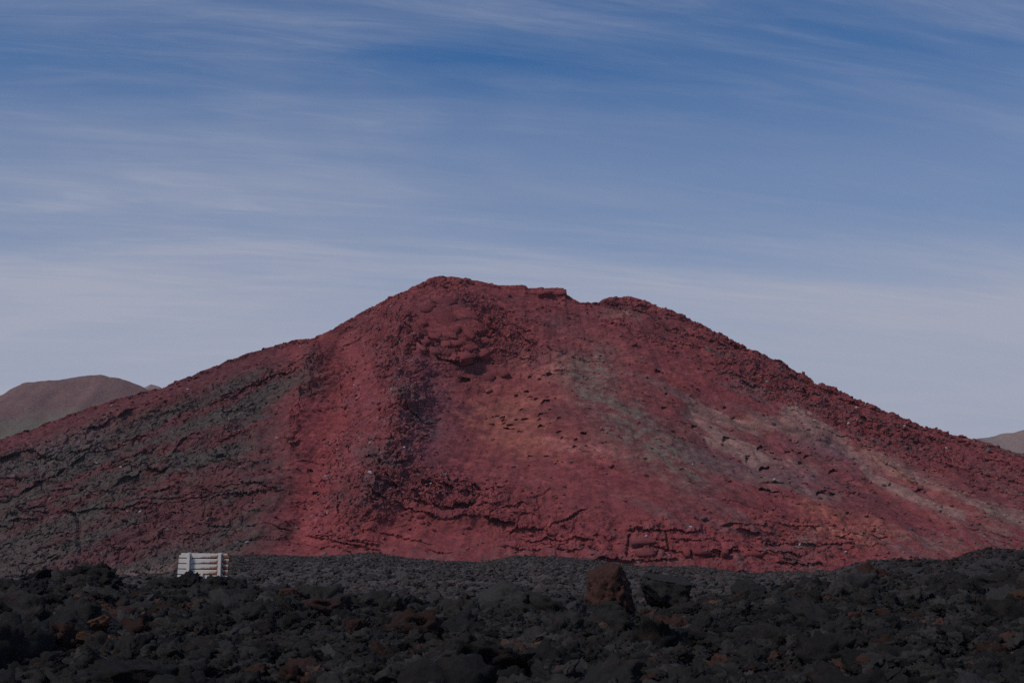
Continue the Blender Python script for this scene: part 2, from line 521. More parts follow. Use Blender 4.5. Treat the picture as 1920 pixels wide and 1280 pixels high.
# --- weathering hollows: arched mouths with a sharp brow
PITS = [(932, 768, 7, 4), (942, 771, 8, 5), (924, 770, 4, 3), (946, 776, 9, 4), (957, 785, 8, 3), (968, 776, 8, 4), (985, 776, 9, 4), (1014, 772, 9, 4),
        (1012, 783, 6, 4), (1015, 796, 9, 5), (952, 792, 8, 6), (976, 802, 9, 5), (963, 794, 4, 4), (1024, 748, 13, 7), (1032, 767, 6, 3), (1048, 783, 7, 4),
        (978, 758, 7, 3), (912, 773, 5, 4), (926, 782, 4, 3), (1032, 697, 11, 5), (1020, 700, 7, 3), (994, 700, 5, 4), (872, 702, 10, 5), (1042, 744, 5, 2),
        (1048, 808, 8, 4), (1054, 820, 5, 5), (1080, 826, 8, 4), (1094, 814, 7, 3), (1078, 838, 7, 4), (1026, 851, 8, 4), (995, 848, 5, 4), (968, 734, 7, 4),
        (988, 727, 6, 3), (1006, 740, 5, 3), (1364, 820, 10, 6), (1376, 818, 8, 4), (1405, 857, 12, 9), (1431, 839, 14, 8), (1450, 846, 8, 4), (1480, 844, 7, 3),
        (1503, 843, 7, 3), (1516, 851, 8, 5), (1435, 877, 11, 6), (1405, 883, 8, 4), (1566, 880, 14, 6), (1574, 902, 9, 4), (1504, 864, 6, 4), (1457, 862, 12, 3),
        (1303, 797, 8, 4), (1336, 796, 6, 4), (1360, 763, 5, 3), (1376, 780, 6, 3), (1432, 922, 14, 4), (1450, 925, 12, 4), (1540, 926, 12, 5), (1562, 926, 9, 4),
        (1234, 696, 9, 5), (1247, 763, 7, 4), (1012, 706, 4, 3), (905, 640, 8, 4), (1672, 906, 7, 4), (1725, 920, 7, 5), (1512, 742, 8, 4), (1460, 742, 8, 3),
        (1250, 738, 4, 4), (1490, 838, 5, 3), (1640, 838, 6, 4), (1705, 838, 7, 4), (1590, 960, 8, 3), (1620, 1002, 9, 4), (580, 880, 7, 4), (590, 920, 8, 5), (730, 905, 8, 5)]
pit = np.zeros_like(X)
for cx, cy, w, h in PITS:
    k_ = random.uniform(0.5, 1.0); w *= k_; h *= random.uniform(0.5, 0.85)
    s = (np.abs(U - cx) < 2.2 * w) & (np.abs(V - cy) < 3.2 * h)
    ra, rb, rc = (random.uniform(-1, 1) for _ in range(3))
    u = (U[s] - cx) / (w * 0.85) + 0.07 * jv[s]; v = (V[s] - cy) / (h * 0.9) + 0.10 * jv[s]
    brow = -0.7 + (0.6 + 0.4 * ra) * u * u + 0.5 * rb * u + 0.25 * np.sin(5 * u + 3 * rc)
    inside = sstep(-0.10, 0.12, v - brow) * sstep(1.9, 0.3, v) * sstep(1.15, 0.9, np.abs(u))
    pit[s] = np.maximum(pit[s], inside * (0.5 + 0.24 * w))
# fade everything that overhangs near foot and outside
m_plate = sstep(0.15, 0.6, blob(U, V, 836, 603, 62, 38, 20))
nrm *= 1 - 0.75 * m_plate; led *= 1 - 0.8 * m_plate
fade = sstep(0.0, 0.03, T)
nrm *= fade; led *= fade
edge = sstep(0, 8, DS) * 0.75 + 0.25
FX = X1 + 0.10 * nrm
FY = Y1 - 0.62 * nrm - 1.0 * led * edge + pit
FZ = Z1 + (0.62 * nrm) * edge + 0.05 * led + 0.10 * pit
FX = FX + 0.25 * led * perlin(X / 3, Z / 3, Y / 3)

# --- colour of the ground itself
def lerp(c, m, col):
    return c * (1 - m[..., None]) + np.array(col, np.float32) * m[..., None]


def crisp(m, n, k=0.75):
    return m * 0.35 + 0.65 * sstep(0.32, 0.62, m + k * n * (m > 0.04) - 0.05)


nA = fbm(X / 26, Z / 16, Y / 40, 4); nB = fbm(X / 7, Z / 4, Y / 9, 4, 0.6); nC = fbm(X / 2, Z / 1.2, Y / 3, 3, 0.6)
nD = fbm((X - 0.5 * Z) / 42, (Z + 0.5 * X) / 4.0, Y / 80, 4, 0.62)      # streaks down to the right
nE = 1.25 * fbm((X + 0.45 * Z) / 48, (Z - 0.45 * X) / 8.0 + 9, Y / 60, 4, 0.6)   # streaks on the left flank
C = np.ones(X.shape + (3,), np.float32) * np.array((0.190, 0.042, 0.043), np.float32)
C = lerp(C, 0.55 * sstep(-0.1, 0.4, nA), (0.122, 0.033, 0.039))
C = lerp(C, 0.5 * sstep(0.0, 0.45, nB), (0.225, 0.055, 0.050))
C = lerp(C, 0.8 * sstep(930, 1020, Vw) * sstep(500, 560, U), (0.220, 0.047, 0.048))
C = lerp(C, 0.85 * line_mask(Ug, Vg, [(640, 720), (610, 830), (575, 930), (600, 1000)], 48), (0.240, 0.048, 0.048))
C = lerp(C, 0.60 * line_mask(Ug, Vg, [(800, 690), (820, 760), (800, 830)], 45), (0.155, 0.050, 0.064))
C = lerp(C, 0.5 * m_scree * sstep(-0.1, 0.3, nB), (0.15, 0.062, 0.068))
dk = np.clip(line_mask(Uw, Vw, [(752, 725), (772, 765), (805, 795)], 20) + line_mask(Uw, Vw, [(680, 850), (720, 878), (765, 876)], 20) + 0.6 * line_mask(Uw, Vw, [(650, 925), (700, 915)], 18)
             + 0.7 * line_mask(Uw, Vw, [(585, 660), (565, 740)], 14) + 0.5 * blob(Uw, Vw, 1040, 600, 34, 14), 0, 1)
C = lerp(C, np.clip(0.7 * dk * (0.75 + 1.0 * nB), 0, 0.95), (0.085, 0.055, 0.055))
# left flank: grey ash over red
gl = m_left * np.clip(0.22 + 0.78 * sstep(-0.48, 0.12, nE - 0.35 * nB + 0.2 * nC), 0, 1) * sstep(15, 75, DS + 25 * nA)
C = lerp(C, sstep(0, 60, 560 - U) * 0.75, (0.098, 0.029, 0.033))
C = lerp(C, np.clip(0.86 * gl, 0, 1), (0.070, 0.061, 0.050))
C = lerp(C, 0.6 * m_left * sstep(960, 1060, Vg) * sstep(-0.3, 0.2, nB), (0.080, 0.055, 0.050))
C = lerp(C, 0.5 * m_left * blob(Ug, Vg, 120, 830, 140, 28, -26) , (0.135, 0.098, 0.088))
C = lerp(C, 0.6 * blob(Ug, Vg, 300, 1066, 90, 12, -6), (0.20, 0.125, 0.10))
# ochre bowl
C = lerp(C, np.clip(0.72 * crisp(blob(Ug, Vg, 970, 792, 105, 66, 25), nB, 0.5), 0, 0.9), (0.275, 0.088, 0.062))
C = lerp(C, np.clip(0.9 * blob(Ug, Vg, 1095, 838, 60, 14, 8) * (0.8 + nC), 0, 0.9), (0.36, 0.125, 0.105))
C = lerp(C, np.clip(0.5 * blob(Ug, Vg, 1040, 690, 80, 40, 8) * (0.7 + nB), 0, 0.9), (0.31, 0.11, 0.09))
for cx, cy, rx, ry in ((1560, 970, 36, 14), (1640, 1000, 40, 16), (1520, 955, 26, 12), (1580, 1010, 70, 14)):
    C = lerp(C, np.clip(0.75 * blob(Ug, Vg, cx, cy, rx, ry, 15) * (0.8 + nC), 0, 0.85), (0.33, 0.105, 0.070))
# pale sandy runs on the right
for pts, w, k in (([(1310, 765), (1380, 790), (1470, 800), (1560, 850)], 17, 0.85), ([(1300, 780), (1360, 820), (1420, 855)], 22, 0.95), ([(1480, 775), (1580, 840), (1650, 890), (1740, 940), (1800, 968)], 16, 1.0),
                  ([(1620, 850), (1720, 890), (1850, 950), (1960, 990)], 17, 0.75), ([(1420, 850), (1520, 880)], 12, 0.5), ([(1500, 925), (1570, 935)], 10, 0.6)):
    C = lerp(C, np.clip(k * crisp(line_mask(Ug * 0.6 + U * 0.4, Vg * 0.4 + V * 0.6, pts, w), nD, 0.9), 0, 0.92), (0.265, 0.140, 0.115))
C = lerp(C, 0.7 * blob(Ug, Vg, 1530, 845, 85, 20, 22), (0.145, 0.066, 0.080))
C = lerp(C, np.clip(0.6 * blob(Ug, Vg, 1450, 890, 130, 26, 14) * (0.8 + nD), 0, 1), (0.150, 0.095, 0.098))
# grey-green lichen and dry grass
grn = np.clip(1.1 * line_mask(Ug, Vg, [(1105, 695), (1155, 760), (1215, 815), (1295, 875)], 52), 0, 1) * np.clip(0.78 + 0.9 * nD + 0.5 * nC, 0, 1)
grn += 0.7 * line_mask(Ug, Vg, [(1150, 582), (1200, 600)], 9) * np.clip(0.7 + nC, 0, 1)
grn += 0.8 * np.clip(blob(Ug, Vg, 1740, 1025, 110, 22, 4) + blob(Ug, Vg, 1530, 1025, 30, 22) + blob(Ug, Vg, 1880, 985, 70, 40, 20), 0, 1) * np.clip(0.5 + 1.3 * nB + nC, 0, 1)
grn += 0.5 * blob(Ug, Vg, 1430, 900, 60, 14, 10) + 0.35 * sstep(1100, 1250, U) * sstep(0.15, 0.5, nD) * sstep(1040, 900, V)
C = lerp(C, np.clip(0.76 * grn * (0.62 + 0.38 * sstep(-0.2, 0.25, nC + 0.5 * nD)), 0, 0.9), (0.125, 0.118, 0.092))
C = lerp(C, 0.6 * sstep(0.12, 0.4, nD) * sstep(1100, 1300, U), (0.150, 0.066, 0.066))
C = lerp(C, 0.7 * sstep(0.09, 0.0, T + 0.05 * nB) * sstep(-0.25, 0.3, nC + nB), (0.085, 0.064, 0.060))
C *= (1 + 0.35 * nC + 0.18 * nB)[..., None]
C = np.clip(C, 0.015, 0.6)

# --- far side of the mountain
bt = np.linspace(0, 1, NB)[1:]
AB, TB = np.meshgrid(av, bt)
YB = Yr[-1][None, :] + 190 * TB
ZB = FZ[-1][None, :] + (-8 - FZ[-1][None, :]) * (0.35 * TB + 0.65 * TB ** 1.6)
YB = YB + (FY[-1] - Yr[-1])[None, :] * (1 - TB); XB = FX[-1][None, :] + 0 * YB
ZB = ZB + 1.2 * fbm(XB / 9, YB / 9, ZB / 9, 4) * sstep(0, 0.1, TB)
VX = np.concatenate([FX, XB]); VY = np.concatenate([FY, YB]); VZ = np.concatenate([FZ, ZB])
CC = np.concatenate([C, np.repeat(C[-1:], NB - 1, 0)])
me = mesh_from('red_mountain', np.stack([VX, VY, VZ], -1).reshape(-1, 3), grid_faces(NR + NB - 1, len(av)), M_MOUNTAIN)
rough_f = np.concatenate([m_rough + 2.0 * np.clip(led, 0, 1) * (led > 0.5), np.ones((NB - 1, len(av)))])[:-1, :-1]
me.polygons.foreach_set('use_smooth', np.ascontiguousarray(rough_f < 0.38).ravel())
set_color(me, CC.reshape(-1, 3))
mountain = obj('red_mountain', me, kind='structure', label='broad red volcanic mountain with a craggy double summit filling the view')

# ------------------------------------------------------------------ ground, far hills
def simple_ground_color(X, Y, base, amp=0.35, s=6.0):
    n = fbm(X / s, Y / s, 0 * X + 3, 4, 0.6)
    return np.clip(np.array(base, np.float32) * (1 + amp * n)[..., None], 0.004, 1)


gv = np.array([(-6000, -400, -9), (6000, -400, -9), (6000, 12000, -9), (-6000, 12000, -9)], float)
me = mesh_from('plain_ground', gv, np.array([[0, 1, 2, 3]]), M_LAVA_GROUND, False)
set_color(me, np.tile((0.10, 0.075, 0.07), (4, 1)))
obj('plain_ground', me, kind='structure')


def far_hill(name, sky_pts, foot_v, dist, depth, tone, label):
    ax, ay = np.array(sky_pts, float).T
    us = np.linspace(ax[0], ax[-1], 260); tt = np.linspace(0, 1, 90)
    UU, TT = np.meshgrid(us, tt)
    dx, _ = ray_dir(UU, 800)
    YR = dist + 0 * UU; YF = dist - depth
    zt = CAMZ + YR * ray_dir(960, np.interp(UU, ax, ay))[1]
    zb = CAMZ + YF * ray_dir(960, foot_v)[1]
    yy = YF + (YR - YF) * TT; zz = zb + (zt - zb) * (0.8 * TT + 0.2 * TT ** 2)
    xx = dx * YR
    er = fbm(xx / (dist * 0.035), yy / (dist * 0.2), 0 * xx, 4)
    yy = yy - er * dist * 0.014 * sstep(0.02, 0.2, TT)
    zz = zz + dist * 0.0008 * fbm(xx / (dist * 0.01), yy / (dist * 0.01), zz * 0, 3)
    n = fbm(xx / (dist * 0.06), yy / (dist * 0.06), zz / (dist * 0.03), 4)
    c = np.ones(xx.shape + (3,), np.float32) * np.array(tone[0], np.float32)
    c = lerp(c, sstep(-0.2, 0.4, n) * 0.7, tone[1])
    c = lerp(c, np.clip(sstep(0.84, 0.64, TT + 0.10 * n), 0, 1), tone[2])
    # far side
    yb = np.linspace(0, 1, 20)[1:]
    xb = np.repeat(xx[-1:], 19, 0); yb2 = yy[-1][None] + yb[:, None] * depth * 1.4; zb2 = zz[-1][None] * (1 - yb[:, None]) - 10 * yb[:, None]
    me = mesh_from(name, np.stack([np.concatenate([xx, xb]), np.concatenate([yy, yb2]), np.concatenate([zz, zb2])], -1).reshape(-1, 3), grid_faces(90 + 19, 260), M_MOUNTAIN)
    set_color(me, np.concatenate([c, np.repeat(c[-1:], 19, 0)]).reshape(-1, 3))
    return obj(name, me, kind='structure', label=label)


far_hill('distant_hill', [(-700, 1010), (-400, 930), (-150, 790), (0, 737), (45, 718), (70, 717), (110, 712), (150, 704), (175, 701), (200, 705), (235, 713), (262, 724), (300, 745),
                          (420, 800), (600, 880), (900, 1000)], 1030, 1300, 420, ((0.165, 0.090, 0.078), (0.135, 0.066, 0.062), (0.125, 0.115, 0.080)),
         'rounded red-brown hill far behind the left shoulder of the mountain')
far_hill('distant_hill', [(100, 900), (230, 770), (262, 733), (282, 722), (300, 727), (340, 760), (500, 900)], 1030, 1900, 500, ((0.26, 0.16, 0.14), (0.22, 0.13, 0.12), (0.2, 0.16, 0.13)),
         'tiny hilltop peeking out behind the distant left hill')
far_hill('distant_hill', [(1500, 960), (1700, 850), (1830, 822), (1870, 816), (1900, 810), (1960, 800), (2150, 780), (2400, 830), (2800, 1000)], 1030, 1800, 500,
         ((0.24, 0.155, 0.13), (0.17, 0.15, 0.135), (0.16, 0.145, 0.13)), 'low brown hill far behind the right foot of the mountain')

# ------------------------------------------------------------------ lava field: near rubble ridge and the plain behind
CREST = [(-600, 1090), (0, 1100), (100, 1092), (170, 1086), (235, 1116), (320, 1110), (440, 1108), (480, 1112), (560, 1116), (650, 1132), (750, 1134), (830, 1140), (960, 1134),
         (1060, 1126), (1190, 1150), (1300, 1145), (1340, 1128), (1420, 1118), (1500, 1103), (1560, 1098), (1620, 1084), (1690, 1100), (1750, 1106), (1800, 1098), (1850, 1110), (1910, 1092), (2500, 1085)]
cxp, cyp = np.array(CREST, float).T
EDGE = [(-900, 1075), (0, 1088), (160, 1085), (330, 1073), (420, 1046), (480, 1042), (600, 1045), (700, 1037), (760, 1047), (900, 1056), (960, 1045), (1050, 1045), (1130, 1054), (1200, 1062),
        (1300, 1063), (1390, 1076), (1500, 1074), (1560, 1069), (1630, 1056), (1700, 1052), (1780, 1053), (1830, 1036), (1870, 1032), (1930, 1034), (2400, 1040)]
exp_, eyp = np.array(EDGE, float).T
EDGE_Y = ([-900, 0, 330, 480, 1300, 1500, 1640, 1800, 2400], [110, 115, 130, 235, 235, 200, 150, 115, 105])


def lava_z(x, y, detail=True):
    x = np.asarray(x, float); y = np.asarray(y, float)
    u = 960 + F * (x / y) / CP
    # near ridge
    zc = CAMZ + 42 * ray_dir(960, np.interp(u, cxp, cyp) + 4)[1]
    k = sstep(14, 42, y)
    near = 1.42 * (1 - k) + zc * k
    # rear plain
    ye = np.interp(u, *EDGE_Y)
    ze = CAMZ + ye * ray_dir(960, np.interp(u, exp_, eyp))[1]
    zp = 0.55 + (ze - 0.55) * sstep(0.35, 1.0, y / ye)
    zp = np.where(y > ye, ze - (y - ye) * 0.20, zp)
    b = sstep(43, 52, y)
    z = near * (1 - b) + zp * b
    z = z + (1 - b) * ((0.34 - 0.22 * sstep(33, 40, y)) * fbm(x / 4.2, y / 4.2, 0 * x, 3) - 0.12 + 0.26 * fbm(x / 1.4, y / 1.4, 0 * x + 5, 3))
    z = z + b * (0.45 * fbm(x / 14, y / 14, 0 * x + 8, 3) + 0.22 * fbm(x / 3, y / 3, 0 * x + 2, 3)) * sstep(52, 90, y)
    if detail:
        z = z + (0.10 * fbm(x / 0.5, y / 0.5, 0 * x + 1, 3, 0.6)) * (1 + 1.0 * b)
    return z


def fan_sheet(name, a0, a1, na, y0, y1, ny):
    a = np.linspace(a0, a1, na); yv = np.exp(np.linspace(math.log(y0), math.log(y1), ny))
    AA, YY = np.meshgrid(a, yv)
    XX = AA * YY
    ZZ = lava_z(XX, YY)
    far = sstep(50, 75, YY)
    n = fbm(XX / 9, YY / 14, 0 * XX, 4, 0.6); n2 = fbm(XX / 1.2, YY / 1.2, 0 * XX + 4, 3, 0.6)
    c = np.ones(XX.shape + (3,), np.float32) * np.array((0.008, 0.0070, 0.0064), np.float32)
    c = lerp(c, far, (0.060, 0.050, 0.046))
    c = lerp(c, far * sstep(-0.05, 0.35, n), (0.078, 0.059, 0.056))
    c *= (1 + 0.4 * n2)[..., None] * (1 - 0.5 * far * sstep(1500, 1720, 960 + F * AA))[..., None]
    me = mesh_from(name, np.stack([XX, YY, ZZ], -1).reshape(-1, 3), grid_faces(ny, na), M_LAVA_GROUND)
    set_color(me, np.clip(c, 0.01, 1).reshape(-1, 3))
    return obj(name, me, kind='structure', label='dark lava field of rubble in front of the mountain')


fan_sheet('lava_field', -0.62, 0.62, 620, 4.0, 330, 420)


def ground_hit(px, py, y0=8.0, y1=260.0):
    dx, dz = ray_dir(px, py)
    ys = np.exp(np.linspace(math.log(y0), math.log(y1), 500))
    zz = lava_z(dx * ys, ys, False)
    below = np.nonzero(CAMZ + dz * ys < zz)[0]
    y = ys[below[0]] if len(below) else 44.0
    return dx * y, y, float(lava_z(dx * y, y, False))


# ------------------------------------------------------------------ rock meshes
_ico = {}


def ico(sub):
    if sub not in _ico:
        bm = bmesh.new(); bmesh.ops.create_icosphere(bm, subdivisions=sub, radius=1.0)
        v = np.array([p.co[:] for p in bm.verts]); f = np.array([[q.index for q in p.verts] for p in bm.faces]); bm.free()
        _ico[sub] = (v, f)
    return _ico[sub]


def rock_mesh(name, seed, sub, mat, size=(1, 1, 1), clinker=0.5, cuts=5, lump=0.35, box=2.0, smooth=None):
    r = np.random.default_rng(seed)
    n, f = ico(sub)
    n = n / ((np.abs(n) ** box).sum(1) ** (1 / box))[:, None]
    o = r.uniform(0, 90, 3)
    p = n * (1 + lump * fbm(n[:, 0] * 1.1 + o[0], n[:, 1] * 1.1 + o[1], n[:, 2] * 1.1 + o[2], 3))[:, None]
    for k in range(cuts):                                   # flat fracture faces
        d = r.normal(size=3); d /= np.linalg.norm(d)
        lim = r.uniform(0.45, 0.85)
        h = np.maximum(p @ d - lim, 0)
        p = p - 0.9 * h[:, None] * d
    q = p * 1.9 + o
    rid = fbm(q[:, 0], q[:, 1], q[:, 2], 3, 0.6, True) - 0.5
    q1 = p * 3.2 + o[::-1]
    mid = fbm(q1[:, 0], q1[:, 1], q1[:, 2], 2, 0.6)
    q2 = p * 6.0 + o
    fin = fbm(q2[:, 0], q2[:, 1], q2[:, 2], 3, 0.7)
    p = p * (1 + clinker * (0.30 * np.minimum(rid, 0.5) + 0.24 * mid + 0.24 * fin))[:, None]
    p = p * np.array(size)
    return mesh_from(name, p, f, mat, sub > 4 if smooth is None else smooth)


def tone_of(kind, r):
    base = {'dark': (0.026, 0.0230, 0.0212), 'black': (0.013, 0.0115, 0.0106), 'rust': (0.047, 0.0215, 0.017), 'ochre': (0.070, 0.034, 0.021), 'pale': (0.046, 0.041, 0.038)}[kind]
    k = r.uniform(0.75, 1.4)
    return [c * k for c in base]


# ------------------------------------------------------------------ the signboard seen from behind
def white_paint(name, rust):
    m, t, b = new_mat(name)
    b.inputs['Roughness'].default_value = 0.6
    tcn = N(t, 'ShaderNodeTexCoord')
    p = tcn.outputs['Object']
    base = mixcol(t, ramp(t, noise(t, p, 9, 4, 0.7), [(0.35, 0.0), (0.75, 0.6)]), (0.70, 0.63, 0.575), (0.54, 0.475, 0.43))
    if rust:
        s = N(t, 'ShaderNodeSeparateXYZ'); L(t, p, s.inputs[0])
        gr = math_node(t, 'MULTIPLY', math_node(t, 'ADD', s.outputs[0], 0.42), 0.88)              # grows to the right
        low = math_node(t, 'MULTIPLY', math_node(t, 'ADD', s.outputs[2], 0.02), -5.5)             # sits on the lower lip of each plank
        mp = N(t, 'ShaderNodeMapping'); mp.inputs['Scale'].default_value = (14, 1, 2.0); L(t, p, mp.inputs[0])
        nz = math_node(t, 'MULTIPLY', math_node(t, 'SUBTRACT', noise(t, mp.outputs[0], 2.5, 5, 0.7), 0.5), 1.7)
        nb = math_node(t, 'MULTIPLY', math_node(t, 'SUBTRACT', noise(t, p, 3.0, 3, 0.6), 0.5), 1.6)
        tot = math_node(t, 'ADD', math_node(t, 'ADD', gr, low), math_node(t, 'ADD', nz, nb))
        base = mixcol(t, ramp(t, tot, [(0.50, 0.0), (0.78, 0.95)]), base, mixcol(t, noise(t, p, 12, 3, 0.6), (0.10, 0.028, 0.016), (0.36, 0.10, 0.035)))
    L(t, base, b.inputs['Base Color'])
    return m


def bevel_box(sx_, sy_, sz_, bev=0.01, segs=2, corner=None):
    bm = bmesh.new(); bmesh.ops.create_cube(bm, size=1.0)
    for v in bm.verts:
        v.co = Vector((v.co.x * sx_, v.co.y * sy_, v.co.z * sz_))
    if corner:
        es = [e for e in bm.edges if abs(e.verts[0].co.x - e.verts[1].co.x) < 1e-5 and abs(e.verts[0].co.z - e.verts[1].co.z) < 1e-5 and e.verts[0].co.z > 0]
        bmesh.ops.bevel(bm, geom=es, offset=corner, segments=5, affect='EDGES')
    bmesh.ops.bevel(bm, geom=[e for e in bm.edges if e.calc_length() > bev * 2.5], offset=bev, segments=segs, affect='EDGES')
    return bm


def bm_obj(name, bm, mat, parent, loc=(0, 0, 0), rot=(0, 0, 0), smooth=False):
    me = bpy.data.meshes.new(name); bm.to_mesh(me); bm.free()
    me.materials.append(mat)
    o = obj(name, me, parent); o.location = loc; o.rotation_euler = rot
    return o


M_PLANK = white_paint('weathered_white_paint_rusting', True)
M_POST = white_paint('weathered_white_paint', False)
SD = 48.0
dxs, dzs = ray_dir(381, 1061)
sign = bpy.data.objects.new('signboard', None); COL.objects.link(sign)
sign.location = (dxs * SD, SD, 0.0)
sign.rotation_euler = (0, R(0.6), R(-6))
sign['label'] = 'white rusty signboard of horizontal planks seen from behind'
sign['category'] = 'sign'
px_m = SD / F / CP
board_top = CAMZ + ray_dir(381, 1036)[1] * SD
PW, PH, GAP = 95 * px_m, 9.9 * px_m, 0.012
for i in range(7):
    bm = bevel_box(PW, 0.034, PH - GAP * 2.1, 0.012, 2, 0.07 if i == 0 else None)
    # pressed trough along the back of the plank: ends swell out slightly
    bm_obj('plank', bm, M_PLANK, sign, (-0.010 * i, 0, board_top - PH * (i + 0.5)), (R(1.5), 0, 0))
bm = bevel_box(PW * 0.985, 0.012, PH * 6.8, 0.003, 1)
M_SEAM, tS, bS = new_mat('dark_seam'); bS.inputs['Base Color'].default_value = (0.07, 0.045, 0.035, 1)
bm_obj('panel_skin', bm, M_SEAM, sign, (-0.02, 0.022, board_top - PH * 3.47))
for s, w in ((-27 * px_m, 4.4 * px_m), (31.5 * px_m, 5.2 * px_m)):
    bm = bmesh.new()                                        # I-section post
    for cx_, cy_, ax_, ay_ in ((0, -0.058, w, 0.014), (0, 0.0, 0.014, 0.102), (0, 0.058, w, 0.014)):
        r_ = bmesh.ops.create_cube(bm, size=1.0)
        for v in r_['verts']:
            v.co = Vector((cx_ + v.co.x * ax_, cy_ + v.co.y * ay_, v.co.z * 3.4))
    po = bm_obj('post', bm, M_POST, sign, (s, -0.092, board_top - 1.7 + 0.012))
    for i in range(1, 6):
        for sd in (-1, 1):
            cb = bevel_box(0.05, 0.03, 0.045, 0.006, 1)
            bm_obj('clamp', cb, M_POST, po, (sd * (w / 2 + 0.022), 0.048, 1.7 - PH * i))
bm = bevel_box(0.085, 0.05, 0.42, 0.01, 1)
bm_obj('bracket', bm, M_POST, sign, (-2 * px_m, -0.06, board_top - PH * 4.9))
bm = bevel_box(0.22, 0.05, 0.05, 0.01, 1)
bm_obj('bracket', bm, M_POST, sign, (-3.5 * px_m, -0.085, board_top - PH * 5.35))

# ------------------------------------------------------------------ single lava rocks that stand out
def hero(px, py_bottom, w, h, dist, kind, seed, label, name='lava_boulder', clinker=0.5, cuts=5, lump=0.35, depth=None, yaw=None, group=None, sub=4, tilt=0.0, box=2.0):
    r = random.Random(seed)
    s = dist / F / CP
    hw, hh = w * s / 2, h * s / 2
    dx, dz = ray_dir(px, py_bottom - h / 2)
    me = rock_mesh(name, seed, sub, M_LAVA_OBJ, (1, 1, 1), clinker, cuts, lump, box)
    v = np.empty(len(me.vertices) * 3, np.float32); me.vertices.foreach_get('co', v); v = v.reshape(-1, 3)
    lo, hi = v.min(0), v.max(0)
    v = (v - (lo + hi) / 2) / ((hi - lo) / 2) * np.array((hw, depth or (hw + hh) / 2, hh))
    me.vertices.foreach_set('co', v.ravel().astype(np.float32)); me.update()
    o = obj(name, me)
    o.location = (dx * dist, dist, CAMZ + dz * dist)
    o.rotation_euler = (0, R(tilt), 0)
    o.color = (*tone_of(kind, r), 1)
    o['label'] = label; o['category'] = 'rock'
    if group:
        o['group'] = group
    return o


hero(1145, 1174, 96, 120, 40, 'rust', 101, 'tall rust-brown upright boulder standing on the lava crest', clinker=0.50, cuts=2, lump=0.16, sub=5, tilt=3, box=4.5)
hero(1248, 1142, 94, 64, 41, 'dark', 112, 'flat-topped dark grey block right of the tall rust-brown boulder', clinker=0.22, cuts=3, lump=0.22, sub=5, box=5.0, tilt=5)
hero(943, 1160, 98, 72, 40, 'dark', 103, 'domed dark boulder with a reddish cap on the crest left of the tall rust-brown boulder', clinker=0.32, cuts=5, sub=5)
hero(1072, 1196, 66, 72, 36, 'dark', 104, 'cleft dark boulder leaning below the tall rust-brown boulder', clinker=0.4, cuts=7, sub=5)
hero(1040, 1170, 80, 50, 38, 'dark', 105, 'low smooth grey boulder between the domed and the cleft boulder', clinker=0.3)
hero(170, 1144, 122, 84, 40.5, 'black', 106, 'jagged black lava heap rising left of the signboard', clinker=0.95, cuts=3, sub=5)
hero(190, 1084, 34, 32, 40.4, 'black', 107, 'small jagged knob crowning the jagged black lava heap', clinker=1.3, cuts=2)
hero(150, 1094, 50, 34, 40.4, 'black', 108, 'blunt black lump on the left shoulder of the jagged lava heap', clinker=0.9, cuts=3)
hero(352, 1126, 66, 58, 43, 'black', 109, 'black pointed lava rock overlapping the lower left of the signboard', clinker=0.8, cuts=4, sub=5)
hero(402, 1124, 54, 46, 43, 'black', 110, 'black lava rock overlapping the foot of the signboard posts', clinker=0.85, cuts=4)
hero(440, 1124, 56, 40, 43, 'black', 111, 'low black lava rock beside the lower right of the signboard', clinker=0.85, cuts=4)
hero(400, 1142, 88, 36, 39, 'dark', 113, 'arched grey slab over a dark hollow in front of the signboard', clinker=0.3, cuts=4)
hero(590, 1188, 140, 92, 36, 'dark', 114, 'big rounded dark lava mass with a deep black hollow on its left', clinker=0.6, cuts=5, sub=5)
hero(498, 1162, 50, 56, 36, 'dark', 115, 'smooth grey boulder left of the big rounded lava mass', clinker=0.3, cuts=5)
hero(508, 1122, 54, 24, 42, 'black', 116, 'thin black slab lying above the smooth grey boulder', clinker=0.4, cuts=6)
hero(700, 1158, 70, 52, 39, 'dark', 117, 'dark double-humped boulder on the crest left of centre', clinker=0.4, cuts=6)
hero(758, 1136, 28, 36, 41, 'dark', 118, 'small upright lava knob with an ochre side near the crest', clinker=0.7)
hero(822, 1134, 24, 20, 41, 'dark', 119, 'small round lava stone on the crest left of the domed boulder', clinker=0.4)
hero(872, 1132, 22, 24, 41, 'dark', 120, 'small pointed lava stone touching the left of the domed boulder', clinker=0.6)
hero(1262, 1236, 118, 84, 26, 'rust', 121, 'large clinkery clump stained orange-red in the right centre foreground', clinker=0.9, cuts=2, sub=5)
hero(1197, 1238, 26, 24, 25, 'pale', 122, 'pale grey rounded stone left of the orange-red clump', clinker=0.3, cuts=6)
hero(1632, 1124, 110, 72, 41, 'rust', 123, 'dark lava mound with a rusty hollow on the right of the crest', clinker=0.9, cuts=3, sub=5)
hero(1790, 1122, 76, 56, 41.5, 'black', 124, 'jagged black lava spur with a steep right edge on the crest', clinker=0.8, cuts=5, sub=5)
hero(1900, 1140, 120, 72, 40, 'black', 125, 'black lava heap cut by the right edge of the picture', clinker=0.9, cuts=3, sub=5)
hero(1622, 1214, 84, 66, 28, 'black', 126, 'smooth grey leaning slab above a black hollow on the right', clinker=0.15, cuts=8, sub=5, tilt=38)
hero(1622, 1300, 130, 84, 19, 'dark', 127, 'large rounded grey boulder cut by the lower edge on the right', clinker=0.35, cuts=4, sub=5)
